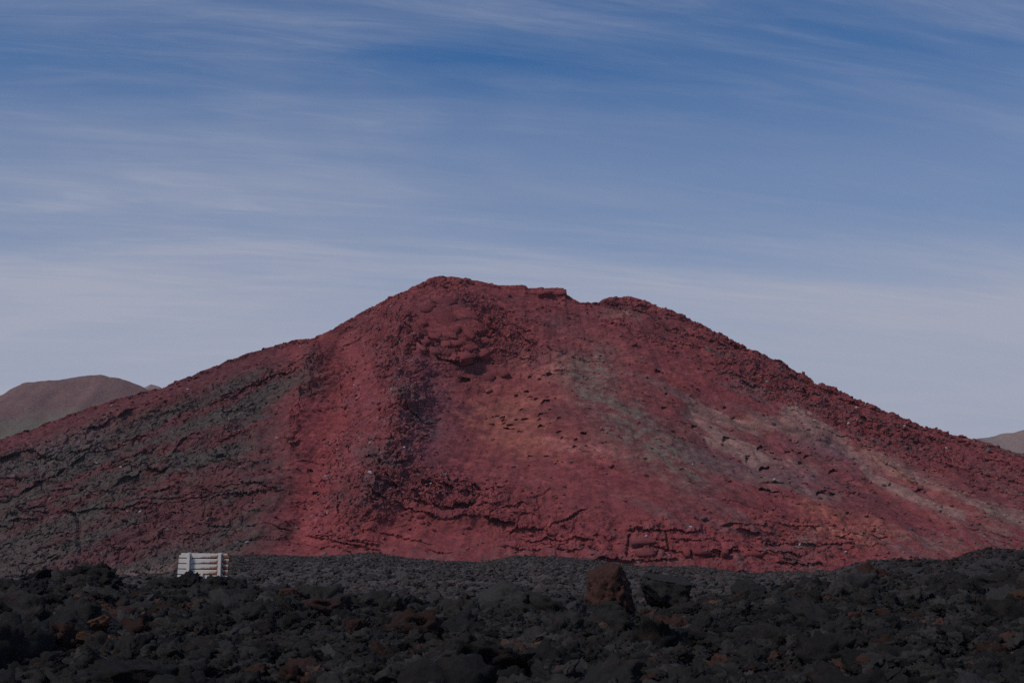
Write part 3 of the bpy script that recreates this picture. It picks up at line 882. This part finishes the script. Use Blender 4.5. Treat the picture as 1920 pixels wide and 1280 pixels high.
hero(1580, 1216, 50, 20, 24, 'dark', 128, 'flat dark slab lying left of the leaning slab', clinker=0.3, cuts=7)
hero(1060, 1262, 110, 60, 24, 'dark', 129, 'broad dark hump of clinker low in the centre foreground', clinker=0.7, cuts=4, sub=5)
hero(850, 1276, 90, 56, 21, 'black', 130, 'black lava hump at the lower edge left of centre', clinker=0.7, cuts=4, sub=5)
hero(880, 1150, 40, 26, 38, 'dark', 131, 'grey angular stone at the foot of the domed boulder', clinker=0.4)
hero(405, 1215, 60, 34, 30, 'dark', 132, 'grey peaked lava rock below the signboard in mid foreground', clinker=0.5)
hero(235, 1160, 60, 40, 35, 'dark', 133, 'dark lava lump below and right of the jagged heap', clinker=0.6)
hero(50, 1120, 60, 34, 40, 'rust', 134, 'reddish lava heap near the left edge on the crest', clinker=0.8)
hero(1480, 1118, 60, 26, 42, 'dark', 135, 'low dark ledge of lava on the crest right of the flat-topped block', clinker=0.6)
hero(1700, 1200, 110, 74, 31, 'black', 136, 'black rounded lava mass above the leaning slab on the right', clinker=0.6, sub=5)

# ------------------------------------------------------------------ lava rocks one can tell apart in the foreground
ROCKS = [rock_mesh('lava_rock', 200 + i, 4, M_LAVA_OBJ, (1, 0.9, 0.78), 0.85, 5) for i in range(9)] + \
        [rock_mesh('lava_rock', 230 + i, 4, M_LAVA_OBJ, (1, 0.85, 0.7), 0.8, 6) for i in range(7)]
TINTS = {'dark': 'dark grey', 'black': 'black', 'rust': 'rusty red-brown', 'ochre': 'ochre-orange', 'pale': 'pale grey'}
ORD = ['nearest', 'second nearest', 'third nearest', 'fourth nearest', 'fifth nearest', 'sixth nearest', 'seventh nearest', 'eighth nearest', 'ninth nearest', 'tenth nearest',
       'eleventh nearest', 'twelfth nearest', 'thirteenth nearest', 'fourteenth nearest', 'fifteenth nearest', 'sixteenth nearest', 'seventeenth nearest', 'eighteenth nearest',
       'nineteenth nearest', 'twentieth nearest']


def label_by_landmark(items, marks, noun, group):
    """items: (object, px, py, look). Each is told apart by its look, the landmark next to it, the side and its rank there"""
    bins = {}
    for o, px, py, look in items:
        d, mk = min((math.hypot(px - mx, 1.6 * (py - my)), (mx, my, nm)) for mx, my, nm in marks)
        ddx, ddy = px - mk[0], 1.6 * (py - mk[1])
        side = ('right of' if ddx > 0 else 'left of') if abs(ddx) > abs(ddy) else ('below' if ddy > 0 else 'above')
        bins.setdefault((look, side, mk[2]), []).append((d, o))
    for (look, side, nm), lst in bins.items():
        lst.sort(key=lambda e: e[0])
        for i, (d, o) in enumerate(lst):
            first = (ORD[min(i, 19)] + ' ') if len(lst) > 1 else ''
            o['label'] = f'{first}{look} {noun} {side} the {nm}'
            o['category'] = 'rock'; o['group'] = group


MARKS = [(1143, 1115, 'tall rust-brown boulder'), (1248, 1110, 'flat-topped dark block'), (943, 1125, 'domed boulder on the crest'), (1085, 1160, 'cleft dark boulder'),
         (168, 1100, 'jagged black heap'), (385, 1090, 'rocks under the signboard'), (590, 1145, 'big rounded lava mass'), (700, 1135, 'double-humped boulder'),
         (1260, 1205, 'orange-stained clump'), (1625, 1090, 'rusty mound on the crest'), (1790, 1090, 'jagged black spur'), (1622, 1180, 'leaning grey slab'),
         (1622, 1260, 'boulder at the lower edge'), (1060, 1235, 'broad central hump'), (850, 1250, 'black hump at the lower edge'), (405, 1200, 'grey peaked rock'),
         (1905, 1110, 'black heap at the right edge'), (235, 1140, 'dark lump by the jagged heap')]
placed = []; items = []
tries = 0
while len(placed) < 262 and tries < 9000:
    tries += 1
    px = random.uniform(-5, 1925); py = 1120 + 160 * random.random() ** 0.85
    if py < np.interp(px, cxp, cyp) + 8:
        continue
    w = 12 + 26 * random.random() ** 3.0 + (py - 1120) * 0.05
    if any((px - a) ** 2 + ((py - b) * 1.5) ** 2 < (0.55 * (w + c)) ** 2 for a, b, c in placed):
        continue
    placed.append((px, py, w))
    x, y, z = ground_hit(px, py)
    s = w * y / F * 0.5
    o = obj('lava_rock', random.choice(ROCKS))
    o.location = (x, y, z + s * 0.35)
    o.scale = (s, s * random.uniform(0.8, 1.2), s * random.uniform(0.75, 1.15))
    o.rotation_euler = (random.uniform(-0.6, 0.6), random.uniform(-0.6, 0.6), random.uniform(0, 6.28))
    k = random.random()
    kind = 'dark' if k < 0.55 else 'black' if k < 0.70 else 'rust' if k < 0.87 else 'ochre' if k < 0.94 else 'pale'
    o.color = (*tone_of(kind, random), 1)
    items.append((o, px, py, TINTS[kind]))
label_by_landmark(items, MARKS, 'lava rock', 'lava rocks among the foreground rubble')


# ------------------------------------------------------------------ uncountable rubble and scree (instances)
def scatter(name, pts, rot, scl, tone, idx, protos, label, category):
    me = bpy.data.meshes.new(name)
    me.vertices.add(len(pts)); me.vertices.foreach_set('co', np.asarray(pts, np.float32).ravel())
    for nm, typ, key, arr in (('rot', 'FLOAT_VECTOR', 'vector', rot), ('scl', 'FLOAT_VECTOR', 'vector', scl), ('tone', 'FLOAT_COLOR', 'color', tone), ('idx', 'INT', 'value', idx)):
        a = me.attributes.new(nm, typ, 'POINT'); a.data.foreach_set(key, np.ascontiguousarray(arr).ravel())
    o = obj(name, me, kind='stuff', label=label, category=category)
    pc = bpy.data.collections.new(name + '_shapes')
    for k, pm in enumerate(protos):
        po = bpy.data.objects.new('%s_%02d' % (name, k), pm); pc.objects.link(po)
    ng = bpy.data.node_groups.new(name, 'GeometryNodeTree')
    ng.interface.new_socket('Geometry', in_out='INPUT', socket_type='NodeSocketGeometry')
    ng.interface.new_socket('Geometry', in_out='OUTPUT', socket_type='NodeSocketGeometry')
    gi = ng.nodes.new('NodeGroupInput'); go = ng.nodes.new('NodeGroupOutput')
    ip = ng.nodes.new('GeometryNodeInstanceOnPoints'); ci = ng.nodes.new('GeometryNodeCollectionInfo')
    ci.inputs['Collection'].default_value = pc
    ci.inputs['Separate Children'].default_value = True; ci.inputs['Reset Children'].default_value = True
    ip.inputs['Pick Instance'].default_value = True

    def attr(nm, typ):
        n = ng.nodes.new('GeometryNodeInputNamedAttribute'); n.data_type = typ; n.inputs['Name'].default_value = nm
        return n.outputs['Attribute']
    er = ng.nodes.new('FunctionNodeEulerToRotation')
    ng.links.new(attr('rot', 'FLOAT_VECTOR'), er.inputs[0])
    ng.links.new(gi.outputs[0], ip.inputs['Points']); ng.links.new(ci.outputs[0], ip.inputs['Instance'])
    ng.links.new(attr('idx', 'INT'), ip.inputs['Instance Index']); ng.links.new(er.outputs[0], ip.inputs['Rotation'])
    ng.links.new(attr('scl', 'FLOAT_VECTOR'), ip.inputs['Scale']); ng.links.new(ip.outputs[0], go.inputs[0])
    md = o.modifiers.new('scatter', 'NODES'); md.node_group = ng
    return o


def rubble(name, n, y0, y1, amax, smin, smax, power, tones, probs, protos, label, near=True):
    y = np.sqrt(rng.uniform(y0 ** 2, y1 ** 2, n)); a = rng.uniform(-amax, amax, n)
    x = a * y
    if not near:
        ye = np.interp(960 + F * a, *EDGE_Y)
        k = y < ye + 12
        x, y = x[k], y[k]
    n = len(x)
    s = smin + (smax - smin) * rng.random(n) ** power
    z = lava_z(x, y, False) + s * 0.15
    if near:                                                # a few large pieces heave out of the rubble
        bigp = rng.random(n) < 0.003
        s = np.where(bigp, rng.uniform(0.28, 0.55, n), s)
    z = lava_z(x, y, False) + s * (0.15 + (0.25 if near else 0.0) * rng.random(n))
    scl = s[:, None] * rng.uniform(0.75, 1.25, (n, 3)); scl[:, 2] *= 0.85
    rot = rng.uniform(-0.6, 0.6, (n, 3)); rot[:, 2] = rng.uniform(0, 6.28, n)
    cl_ = fbm(x / 3.5, y / 3.5, 0 * x + 7, 2)                 # kinds gather in patches
    pick = np.clip(rng.random(n) * 0.75 + 0.25 * (0.5 + 1.1 * cl_), 0, 0.999)
    ki = np.searchsorted(np.cumsum(probs), pick)
    ki = np.clip(ki, 0, len(tones) - 1)
    tone = np.ones((n, 4), np.float32)
    tone[:, :3] = np.array(tones)[ki] * (0.6 + (1.1 if near else 0.7) * rng.random(n) ** 1.5)[:, None]
    if not near:
        mixr = (y > np.interp(960 + F * x / y, *EDGE_Y) - 16) & (rng.random(n) < 0.10)
        tone[mixr, :3] = np.array((0.15, 0.045, 0.046)) * rng.uniform(0.6, 1.2, mixr.sum())[:, None]
    if not near:                                            # the younger flow on the right is darker
        tone[:, :3] *= (1 - 0.5 * sstep(1500, 1720, 960 + F * x / y + 60 * cl_))[:, None]
    return scatter(name, np.stack([x, y, z], 1), rot.astype(np.float32), scl.astype(np.float32), tone, rng.integers(0, len(protos), n).astype(np.int32), protos, label, 'rubble')


PROT = [rock_mesh('rubble_stone', 300 + i, 4, M_LAVA_INST, (1, 0.9, 0.8), 0.95, 5) for i in range(9)] + [rock_mesh('rubble_stone', 330 + i, 4, M_LAVA_INST, (1, 0.9, 0.75), 0.9, 6) for i in range(5)]
rubble('lava_rubble', 95000, 8, 47, 0.50, 0.028, 0.23, 2.8, [(0.011, 0.0100, 0.0095), (0.019, 0.0168, 0.0155), (0.026, 0.0230, 0.0213), (0.040, 0.0195, 0.0155), (0.060, 0.030, 0.019)],
       [0.20, 0.38, 0.26, 0.13, 0.03], PROT, 'small dark lava clinker covering the foreground')
rubble('cinder_rubble', 110000, 46, 250, 0.46, 0.05, 0.26, 3.2, [(0.040, 0.036, 0.033), (0.054, 0.045, 0.042), (0.070, 0.052, 0.049), (0.086, 0.055, 0.047)],
       [0.30, 0.34, 0.28, 0.08], PROT, 'fine grey cinder rubble on the plain behind the crest', near=False)


# ------------------------------------------------------------------ slabs, boulders, scree and scrub on the mountain
M_SLAB = lava_material('scoria_slab', 'OBJECT', 0.14, (0.17, 0.055, 0.06))
M_SCREE = lava_material('scoria_stone', 'INSTANCER', 0.14, (0.17, 0.055, 0.06))
PU, PV = project(FX, FY, FZ)
NCOL = PU.shape[1]


def slope_index(px, py):
    d = (U - px) ** 2 + (V - py) ** 2
    return np.unravel_index(np.argmin(d), d.shape)


def slope_near(px, py):
    """row and column of the surface point seen at a pixel (columns keep their pixel, so search a narrow strip)"""
    c = int(np.clip(np.searchsorted(UC, px), 2, NCOL - 3))
    c0, c1 = max(0, c - 40), min(NCOL, c + 40)
    d = (PU[:, c0:c1] - px) ** 2 + (PV[:, c0:c1] - py) ** 2
    r_, c_ = np.unravel_index(np.argmin(d), d.shape)
    return r_, c_ + c0


def slab(poly, lift, thick, label=None, name='rock_slab'):
    cx_ = sum(p[0] for p in poly) / len(poly); cy_ = sum(p[1] for p in poly) / len(poly)
    r_, c_ = slope_near(cx_, cy_)
    base = Vector((FX[r_, c_], FY[r_, c_], FZ[r_, c_]))
    span = max(p[0] for p in poly) - min(p[0] for p in poly)
    tl = 0.12 if span > 28 else 0.34
    n = Vector((random.uniform(-tl, tl), -0.80 + random.uniform(-tl, tl) * 0.6, 0.58)).normalized()
    c0 = base + n * lift
    ring = []
    pts2 = []
    for k in range(len(poly)):                              # break the straight edges
        a, b_ = poly[k], poly[(k + 1) % len(poly)]
        pts2.append(a)
        if span > 28:
            pts2.append(((a[0] + b_[0]) / 2 + random.uniform(-1.2, 1.2), (a[1] + b_[1]) / 2 + random.uniform(-1.0, 1.0)))
    for px, py in pts2:
        dx, dz = ray_dir(px, py)
        d = Vector((dx, 1, dz)); o_ = Vector((0, 0, CAMZ))
        t_ = (c0 - o_).dot(n) / d.dot(n)
        ring.append(o_ + d * t_)
    cen = sum(ring, Vector()) / len(ring)
    vs, fs = [], []
    k = len(ring)
    for sc_, dz_ in ((0.96, 0.0), (1.0, -0.15), (1.0, -thick)):
        for p in ring:
            vs.append(cen + (p - cen) * sc_ * 0.975 + n * (dz_ + random.uniform(-0.10, 0.10)) - base)
    vs.append(cen + n * random.uniform(0.0, 0.15) - base)
    for a in range(k):
        b_ = (a + 1) % k
        fs.append((3 * k, a, b_))
        for ro in (0, 1):
            fs.append((ro * k + a, (ro + 1) * k + a, (ro + 1) * k + b_)); fs.append((ro * k + a, (ro + 1) * k + b_, ro * k + b_))
    me = mesh_from(name, np.array([v[:] for v in vs]), np.array(fs), M_SLAB, False)
    o = obj(name, me, mountain)
    o.location = base
    t = C[r_, c_] * random.uniform(0.82, 1.05)
    o.color = (*[float(q_) for q_ in t], 1)
    return o


SLABS = [[(811, 577), (820, 574), (835, 577), (860, 597), (849, 609), (827, 611), (816, 594)], [(787, 581), (790, 570), (819, 571), (810, 580), (804, 585)],
         [(866, 610), (877, 609), (892, 628), (885, 635), (869, 625)], [(840, 611), (864, 610), (865, 615), (856, 625)], [(837, 621), (854, 621), (857, 634), (841, 631)],
         [(775, 601), (785, 610), (797, 626), (792, 632), (780, 620)], [(778, 604), (786, 595), (800, 600), (801, 607), (788, 609)], [(770, 622), (787, 626), (792, 634), (777, 634)],
         [(787, 636), (805, 635), (809, 641), (795, 645)], [(802, 622), (820, 625), (822, 635), (805, 632)], [(805, 560), (844, 554), (858, 566), (836, 574), (824, 571)],
         [(846, 640), (866, 636), (872, 644), (852, 648)], [(824, 640), (842, 637), (846, 646), (828, 650)], [(868, 648), (888, 642), (898, 650), (880, 658)],
         [(806, 648), (824, 652), (828, 662), (810, 660)], [(832, 654), (852, 652), (858, 662), (838, 668)], [(858, 660), (880, 660), (888, 668), (864, 672)],
         [(892, 656), (910, 652), (918, 660), (902, 668)], [(780, 640), (790, 646), (800, 656), (790, 656)], [(896, 634), (912, 630), (920, 640), (902, 644)],
         [(862, 578), (890, 584), (898, 598), (872, 596)], [(880, 600), (902, 606), (908, 620), (892, 616)], [(760, 575), (776, 566), (784, 578), (770, 588)],
         [(905, 700), (918, 696), (930, 704), (922, 714), (908, 712)], [(930, 690), (948, 688), (956, 700), (940, 706)],
         [(1122, 1020), (1136, 1018), (1140, 1030), (1130, 1034)], [(1150, 1022), (1168, 1018), (1176, 1032), (1158, 1042)], [(1182, 1008), (1206, 1006), (1230, 1008), (1228, 1016), (1184, 1018)],
         [(1190, 1028), (1214, 1026), (1232, 1036), (1216, 1042), (1194, 1040)], [(1236, 1028), (1246, 1030), (1244, 1044), (1232, 1044)], [(1276, 1024), (1294, 1024), (1294, 1040), (1284, 1042)],
         [(1298, 1026), (1330, 1028), (1336, 1036), (1302, 1038)], [(1354, 1028), (1366, 1026), (1366, 1038), (1356, 1036)], [(1386, 1030), (1420, 1032), (1432, 1040), (1390, 1040)],
         [(1040, 544), (1062, 542), (1063, 550), (1042, 552)], [(952, 537), (984, 536), (986, 543), (960, 545)], [(1006, 545), (1034, 541), (1036, 548), (1010, 552)]]
for i, poly in enumerate(SLABS):
    slab(poly, (1.05 if i > 10 else 1.5) if poly[0][1] < 700 and poly[0][0] < 930 else 0.9, 2.8)

BOULD = [rock_mesh('boulder', 400 + i, 2, M_SLAB, (1, 0.85, 0.6), 0.45, 11) for i in range(10)]
MM = [(850, 610, 'slabby summit outcrop'), (780, 775, 'rocky shadowed ridge below the summit'), (560, 760, 'rocky rib edging the grey flank'), (965, 785, 'hollowed ochre bowl'), (840, 930, 'layered ledges above the foot'),
      (640, 860, 'bare red gully'), (120, 830, 'dark ledge on the left flank'), (400, 915, 'low ledge on the left flank'), (1190, 575, 'right-hand summit'), (1500, 750, 'rocky right shoulder'), (1700, 850, 'lower right shoulder'),
      (1430, 850, 'pale sandy hollows'), (1240, 1030, 'broken slabs at the foot'), (1200, 800, 'grey-green patch'), (1620, 990, 'orange stain near the foot'), (720, 930, 'lower end of the scree')]
wts = (2.2 * m_scree + 0.9 * m_strat1 + 0.35 * np.clip(m_right + m_rocks_r, 0, 1) + 0.35 * m_strat2 + 0.5 * m_rib + 0.18 * m_left + 0.5 * m_out + 0.02) * (m_plate < 0.1) * (DS > 10) * (T > 0.03) * (U > -20) * (U < 1940)
cw = np.cumsum(wts.ravel().astype(np.float64)); cw /= cw[-1]
pk = np.searchsorted(cw, rng.random(9000))
items = []; spots = []
for j in pk:
    r_, c_ = divmod(int(j), NCOL)
    px, py = float(PU[r_, c_]), float(PV[r_, c_])
    w = 6.5 + 12 * random.random() ** 2.8
    if any(abs(px - a) < 0.6 * (w + c) and abs(py - b) < 0.45 * (w + c) for a, b, c in spots):
        continue
    spots.append((px, py, w))
    s = w * float(FY[r_, c_]) / F * 0.5
    o = obj('boulder', random.choice(BOULD))
    o.location = (float(FX[r_, c_]), float(FY[r_, c_]) - 0.25 * s, float(FZ[r_, c_]) + 0.15 * s)
    o.scale = (s, s * random.uniform(0.8, 1.1), s * random.uniform(0.65, 1.05))
    o.rotation_euler = (random.uniform(-0.6, 0.6), random.uniform(-0.6, 0.6), random.uniform(0, 6.28))
    kk = random.random()
    t = C[r_, c_] * random.uniform(0.8, 1.25)
    look = 'red'
    if kk < 0.10:
        t = np.array((0.105, 0.080, 0.074)); look = 'grey'
    elif U[r_, c_] < 540:
        look = 'dark'
    o.color = (*[float(q_) for q_ in t], 1)
    items.append((o, px, py, look))
    if len(items) >= 230:
        break
label_by_landmark(items, MM, 'boulder', 'boulders on the mountain slope')

# small stones
wt2 = (1.6 * m_scree + 0.8 * m_strat1 + 0.7 * m_right + 0.8 * m_rocks_r + 0.5 * m_left + 0.4 * m_strat2 + 0.6 * m_crest + 0.4 * m_out + 0.22) * (m_plate < 0.1) * (T > 0.02)
wt2 = wt2 * np.clip(0.6 + 1.2 * nB, 0.05, 2)
cw = np.cumsum(wt2.ravel().astype(np.float64)); cw /= cw[-1]
pk = np.searchsorted(cw, rng.random(16000))
n_ = len(pk)
sz = 0.14 + 0.62 * rng.random(n_) ** 3.5
tn = np.ones((n_, 4), np.float32); tn[:, :3] = C.reshape(-1, 3)[pk] * rng.uniform(0.65, 1.35, n_)[:, None]
gry = rng.random(n_) < 0.06
tn[gry, :3] = np.array((0.12, 0.092, 0.085)) * rng.uniform(0.7, 1.3, gry.sum())[:, None]
wht = rng.random(n_) < 0.012
tn[wht, :3] = (0.40, 0.37, 0.36)
pos = np.stack([FX.ravel()[pk], FY.ravel()[pk] - 0.2 * sz, FZ.ravel()[pk] + 0.1 * sz], 1)
ro = rng.uniform(-0.6, 0.6, (n_, 3)); ro[:, 2] = rng.uniform(0, 6.28, n_)
SCREE = [rock_mesh('scree_stone', 450 + i, 2, M_SCREE, (1, 0.85, 0.6), 0.5, 10) for i in range(8)]
scatter('scree', pos, ro.astype(np.float32), (sz[:, None] * rng.uniform(0.7, 1.2, (n_, 3))).astype(np.float32), tn, rng.integers(0, 8, n_).astype(np.int32), SCREE, 'small loose red stones strewn over the mountain slope', 'scree')


# scrub
def shrub_mesh(name, seed, mat, n=70):
    r = np.random.default_rng(seed)
    vs, fs = [], []
    for k in range(n):
        d = r.normal(size=3); d[2] = abs(d[2]) * 0.8; d /= np.linalg.norm(d)
        c = d * r.uniform(0.45, 1.0) * np.array((1, 1, 0.75))
        a = r.normal(size=3); a /= np.linalg.norm(a); b_ = np.cross(a, d); b_ /= np.linalg.norm(b_) + 1e-6
        L_ = r.uniform(0.10, 0.26)
        i = len(vs)
        vs += [c - a * L_, c + b_ * L_ * 0.45, c + a * L_, c - b_ * L_ * 0.45]
        fs.append((i, i + 1, i + 2, i + 3))
    for k in range(7):                                      # twigs
        d = r.normal(size=3); d[2] = abs(d[2]) + 0.3; d /= np.linalg.norm(d)
        sd = np.cross(d, (0.3, 0.8, 0.1)); sd /= np.linalg.norm(sd)
        i = len(vs)
        vs += [sd * 0.04, -sd * 0.04, d * 0.8 - sd * 0.015, d * 0.8 + sd * 0.015]
        fs.append((i, i + 1, i + 2, i + 3))
    return mesh_from(name, np.array(vs), np.array(fs), mat, False)


M_SHRUB = lava_material('scrub_leaf', 'OBJECT', 0.5, (0.10, 0.09, 0.06))
M_SHRUB_I = lava_material('scrub_leaf_small', 'INSTANCER', 0.5, (0.10, 0.09, 0.06))
BUSH = [shrub_mesh('shrub', 500 + i, M_SHRUB) for i in range(5)]
wt3 = (1.0 * sstep(1100, 1300, U) * np.clip(0.4 + m_right + m_rocks_r + 0.8 * sstep(930, 1020, V), 0, 2) + 0.25 * sstep(700, 1000, U)) * (DS > 8) * (DS < 400) * (T > 0.04) * (U < 1940)
cw = np.cumsum(wt3.ravel().astype(np.float64)); cw /= cw[-1]
SH = [(1606, 775), (1640, 786), (1652, 788), (1283, 622), (1256, 618), (1520, 1025), (1598, 1042), (1660, 1020), (1478, 985), (1395, 1002), (1558, 1040), (1712, 1010), (1752, 1000), (1790, 990), (1846, 1000),
      (1438, 1000), (1360, 900), (1300, 905), (1500, 712), (1535, 735), (1690, 800), (1760, 826), (1860, 870), (1240, 985), (1120, 950), (1332, 960), (1425, 965), (1800, 1012), (1880, 1005)]
sitems = []
for px, py in SH:
    r_, c_ = slope_near(px, py)
    w = random.uniform(9, 15)
    s = w * float(FY[r_, c_]) / F * 0.5
    o = obj('shrub', random.choice(BUSH))
    o.location = (float(FX[r_, c_]), float(FY[r_, c_]) - 0.2, float(FZ[r_, c_]) - 0.1 * s)
    o.scale = (s, s, s * random.uniform(0.6, 0.9)); o.rotation_euler = (0, 0, random.uniform(0, 6.28))
    k = random.uniform(0.75, 1.2)
    o.color = (0.080 * k, 0.084 * k, 0.062 * k, 1)
    sitems.append((o, px, py, 'grey-green'))
label_by_landmark(sitems, MM, 'low shrub', 'shrubs on the mountain slope')
for o, *_ in sitems:
    o['category'] = 'shrub'
wt3 = wt3 + 0.9 * np.clip(grn, 0, 1)
cw = np.cumsum(wt3.ravel().astype(np.float64)); cw /= cw[-1]
pk = np.searchsorted(cw, rng.random(3800)); n_ = len(pk)
sz = 0.20 + 0.45 * rng.random(n_) ** 2.5
tn = np.ones((n_, 4), np.float32); tn[:, :3] = np.array((0.125, 0.125, 0.095)) * rng.uniform(0.6, 1.6, n_)[:, None]
pos = np.stack([FX.ravel()[pk], FY.ravel()[pk] - 0.1, FZ.ravel()[pk]], 1)
ro = np.zeros((n_, 3)); ro[:, 2] = rng.uniform(0, 6.28, n_)
TUFT = [shrub_mesh('scrub_tuft', 520 + i, M_SHRUB_I, 30) for i in range(4)]
scatter('dry_scrub', pos, ro.astype(np.float32), (sz[:, None] * np.array((1, 1, 0.7))).astype(np.float32), tn, rng.integers(0, 4, n_).astype(np.int32), TUFT, 'tiny tufts of grey-green scrub dotting the slope', 'scrub')


# ------------------------------------------------------------------ thin haze
bm = bmesh.new(); bmesh.ops.create_cube(bm, size=1.0)
for v in bm.verts:
    v.co = Vector((v.co.x * 11000, 5400 + v.co.y * 11400, 95 + v.co.z * 210))
me = bpy.data.meshes.new('haze'); bm.to_mesh(me); bm.free()
mh = bpy.data.materials.new('haze'); mh.use_nodes = True
mh.node_tree.nodes.clear()
pv = mh.node_tree.nodes.new('ShaderNodeVolumePrincipled'); mo = mh.node_tree.nodes.new('ShaderNodeOutputMaterial')
pv.inputs['Color'].default_value = (0.86, 0.88, 0.95, 1); pv.inputs['Density'].default_value = 0.00006; pv.inputs['Anisotropy'].default_value = 0.2
mh.node_tree.links.new(pv.outputs[0], mo.inputs['Volume'])
me.materials.append(mh)
obj('haze', me, kind='stuff', label='thin pale haze in the air over the plain')
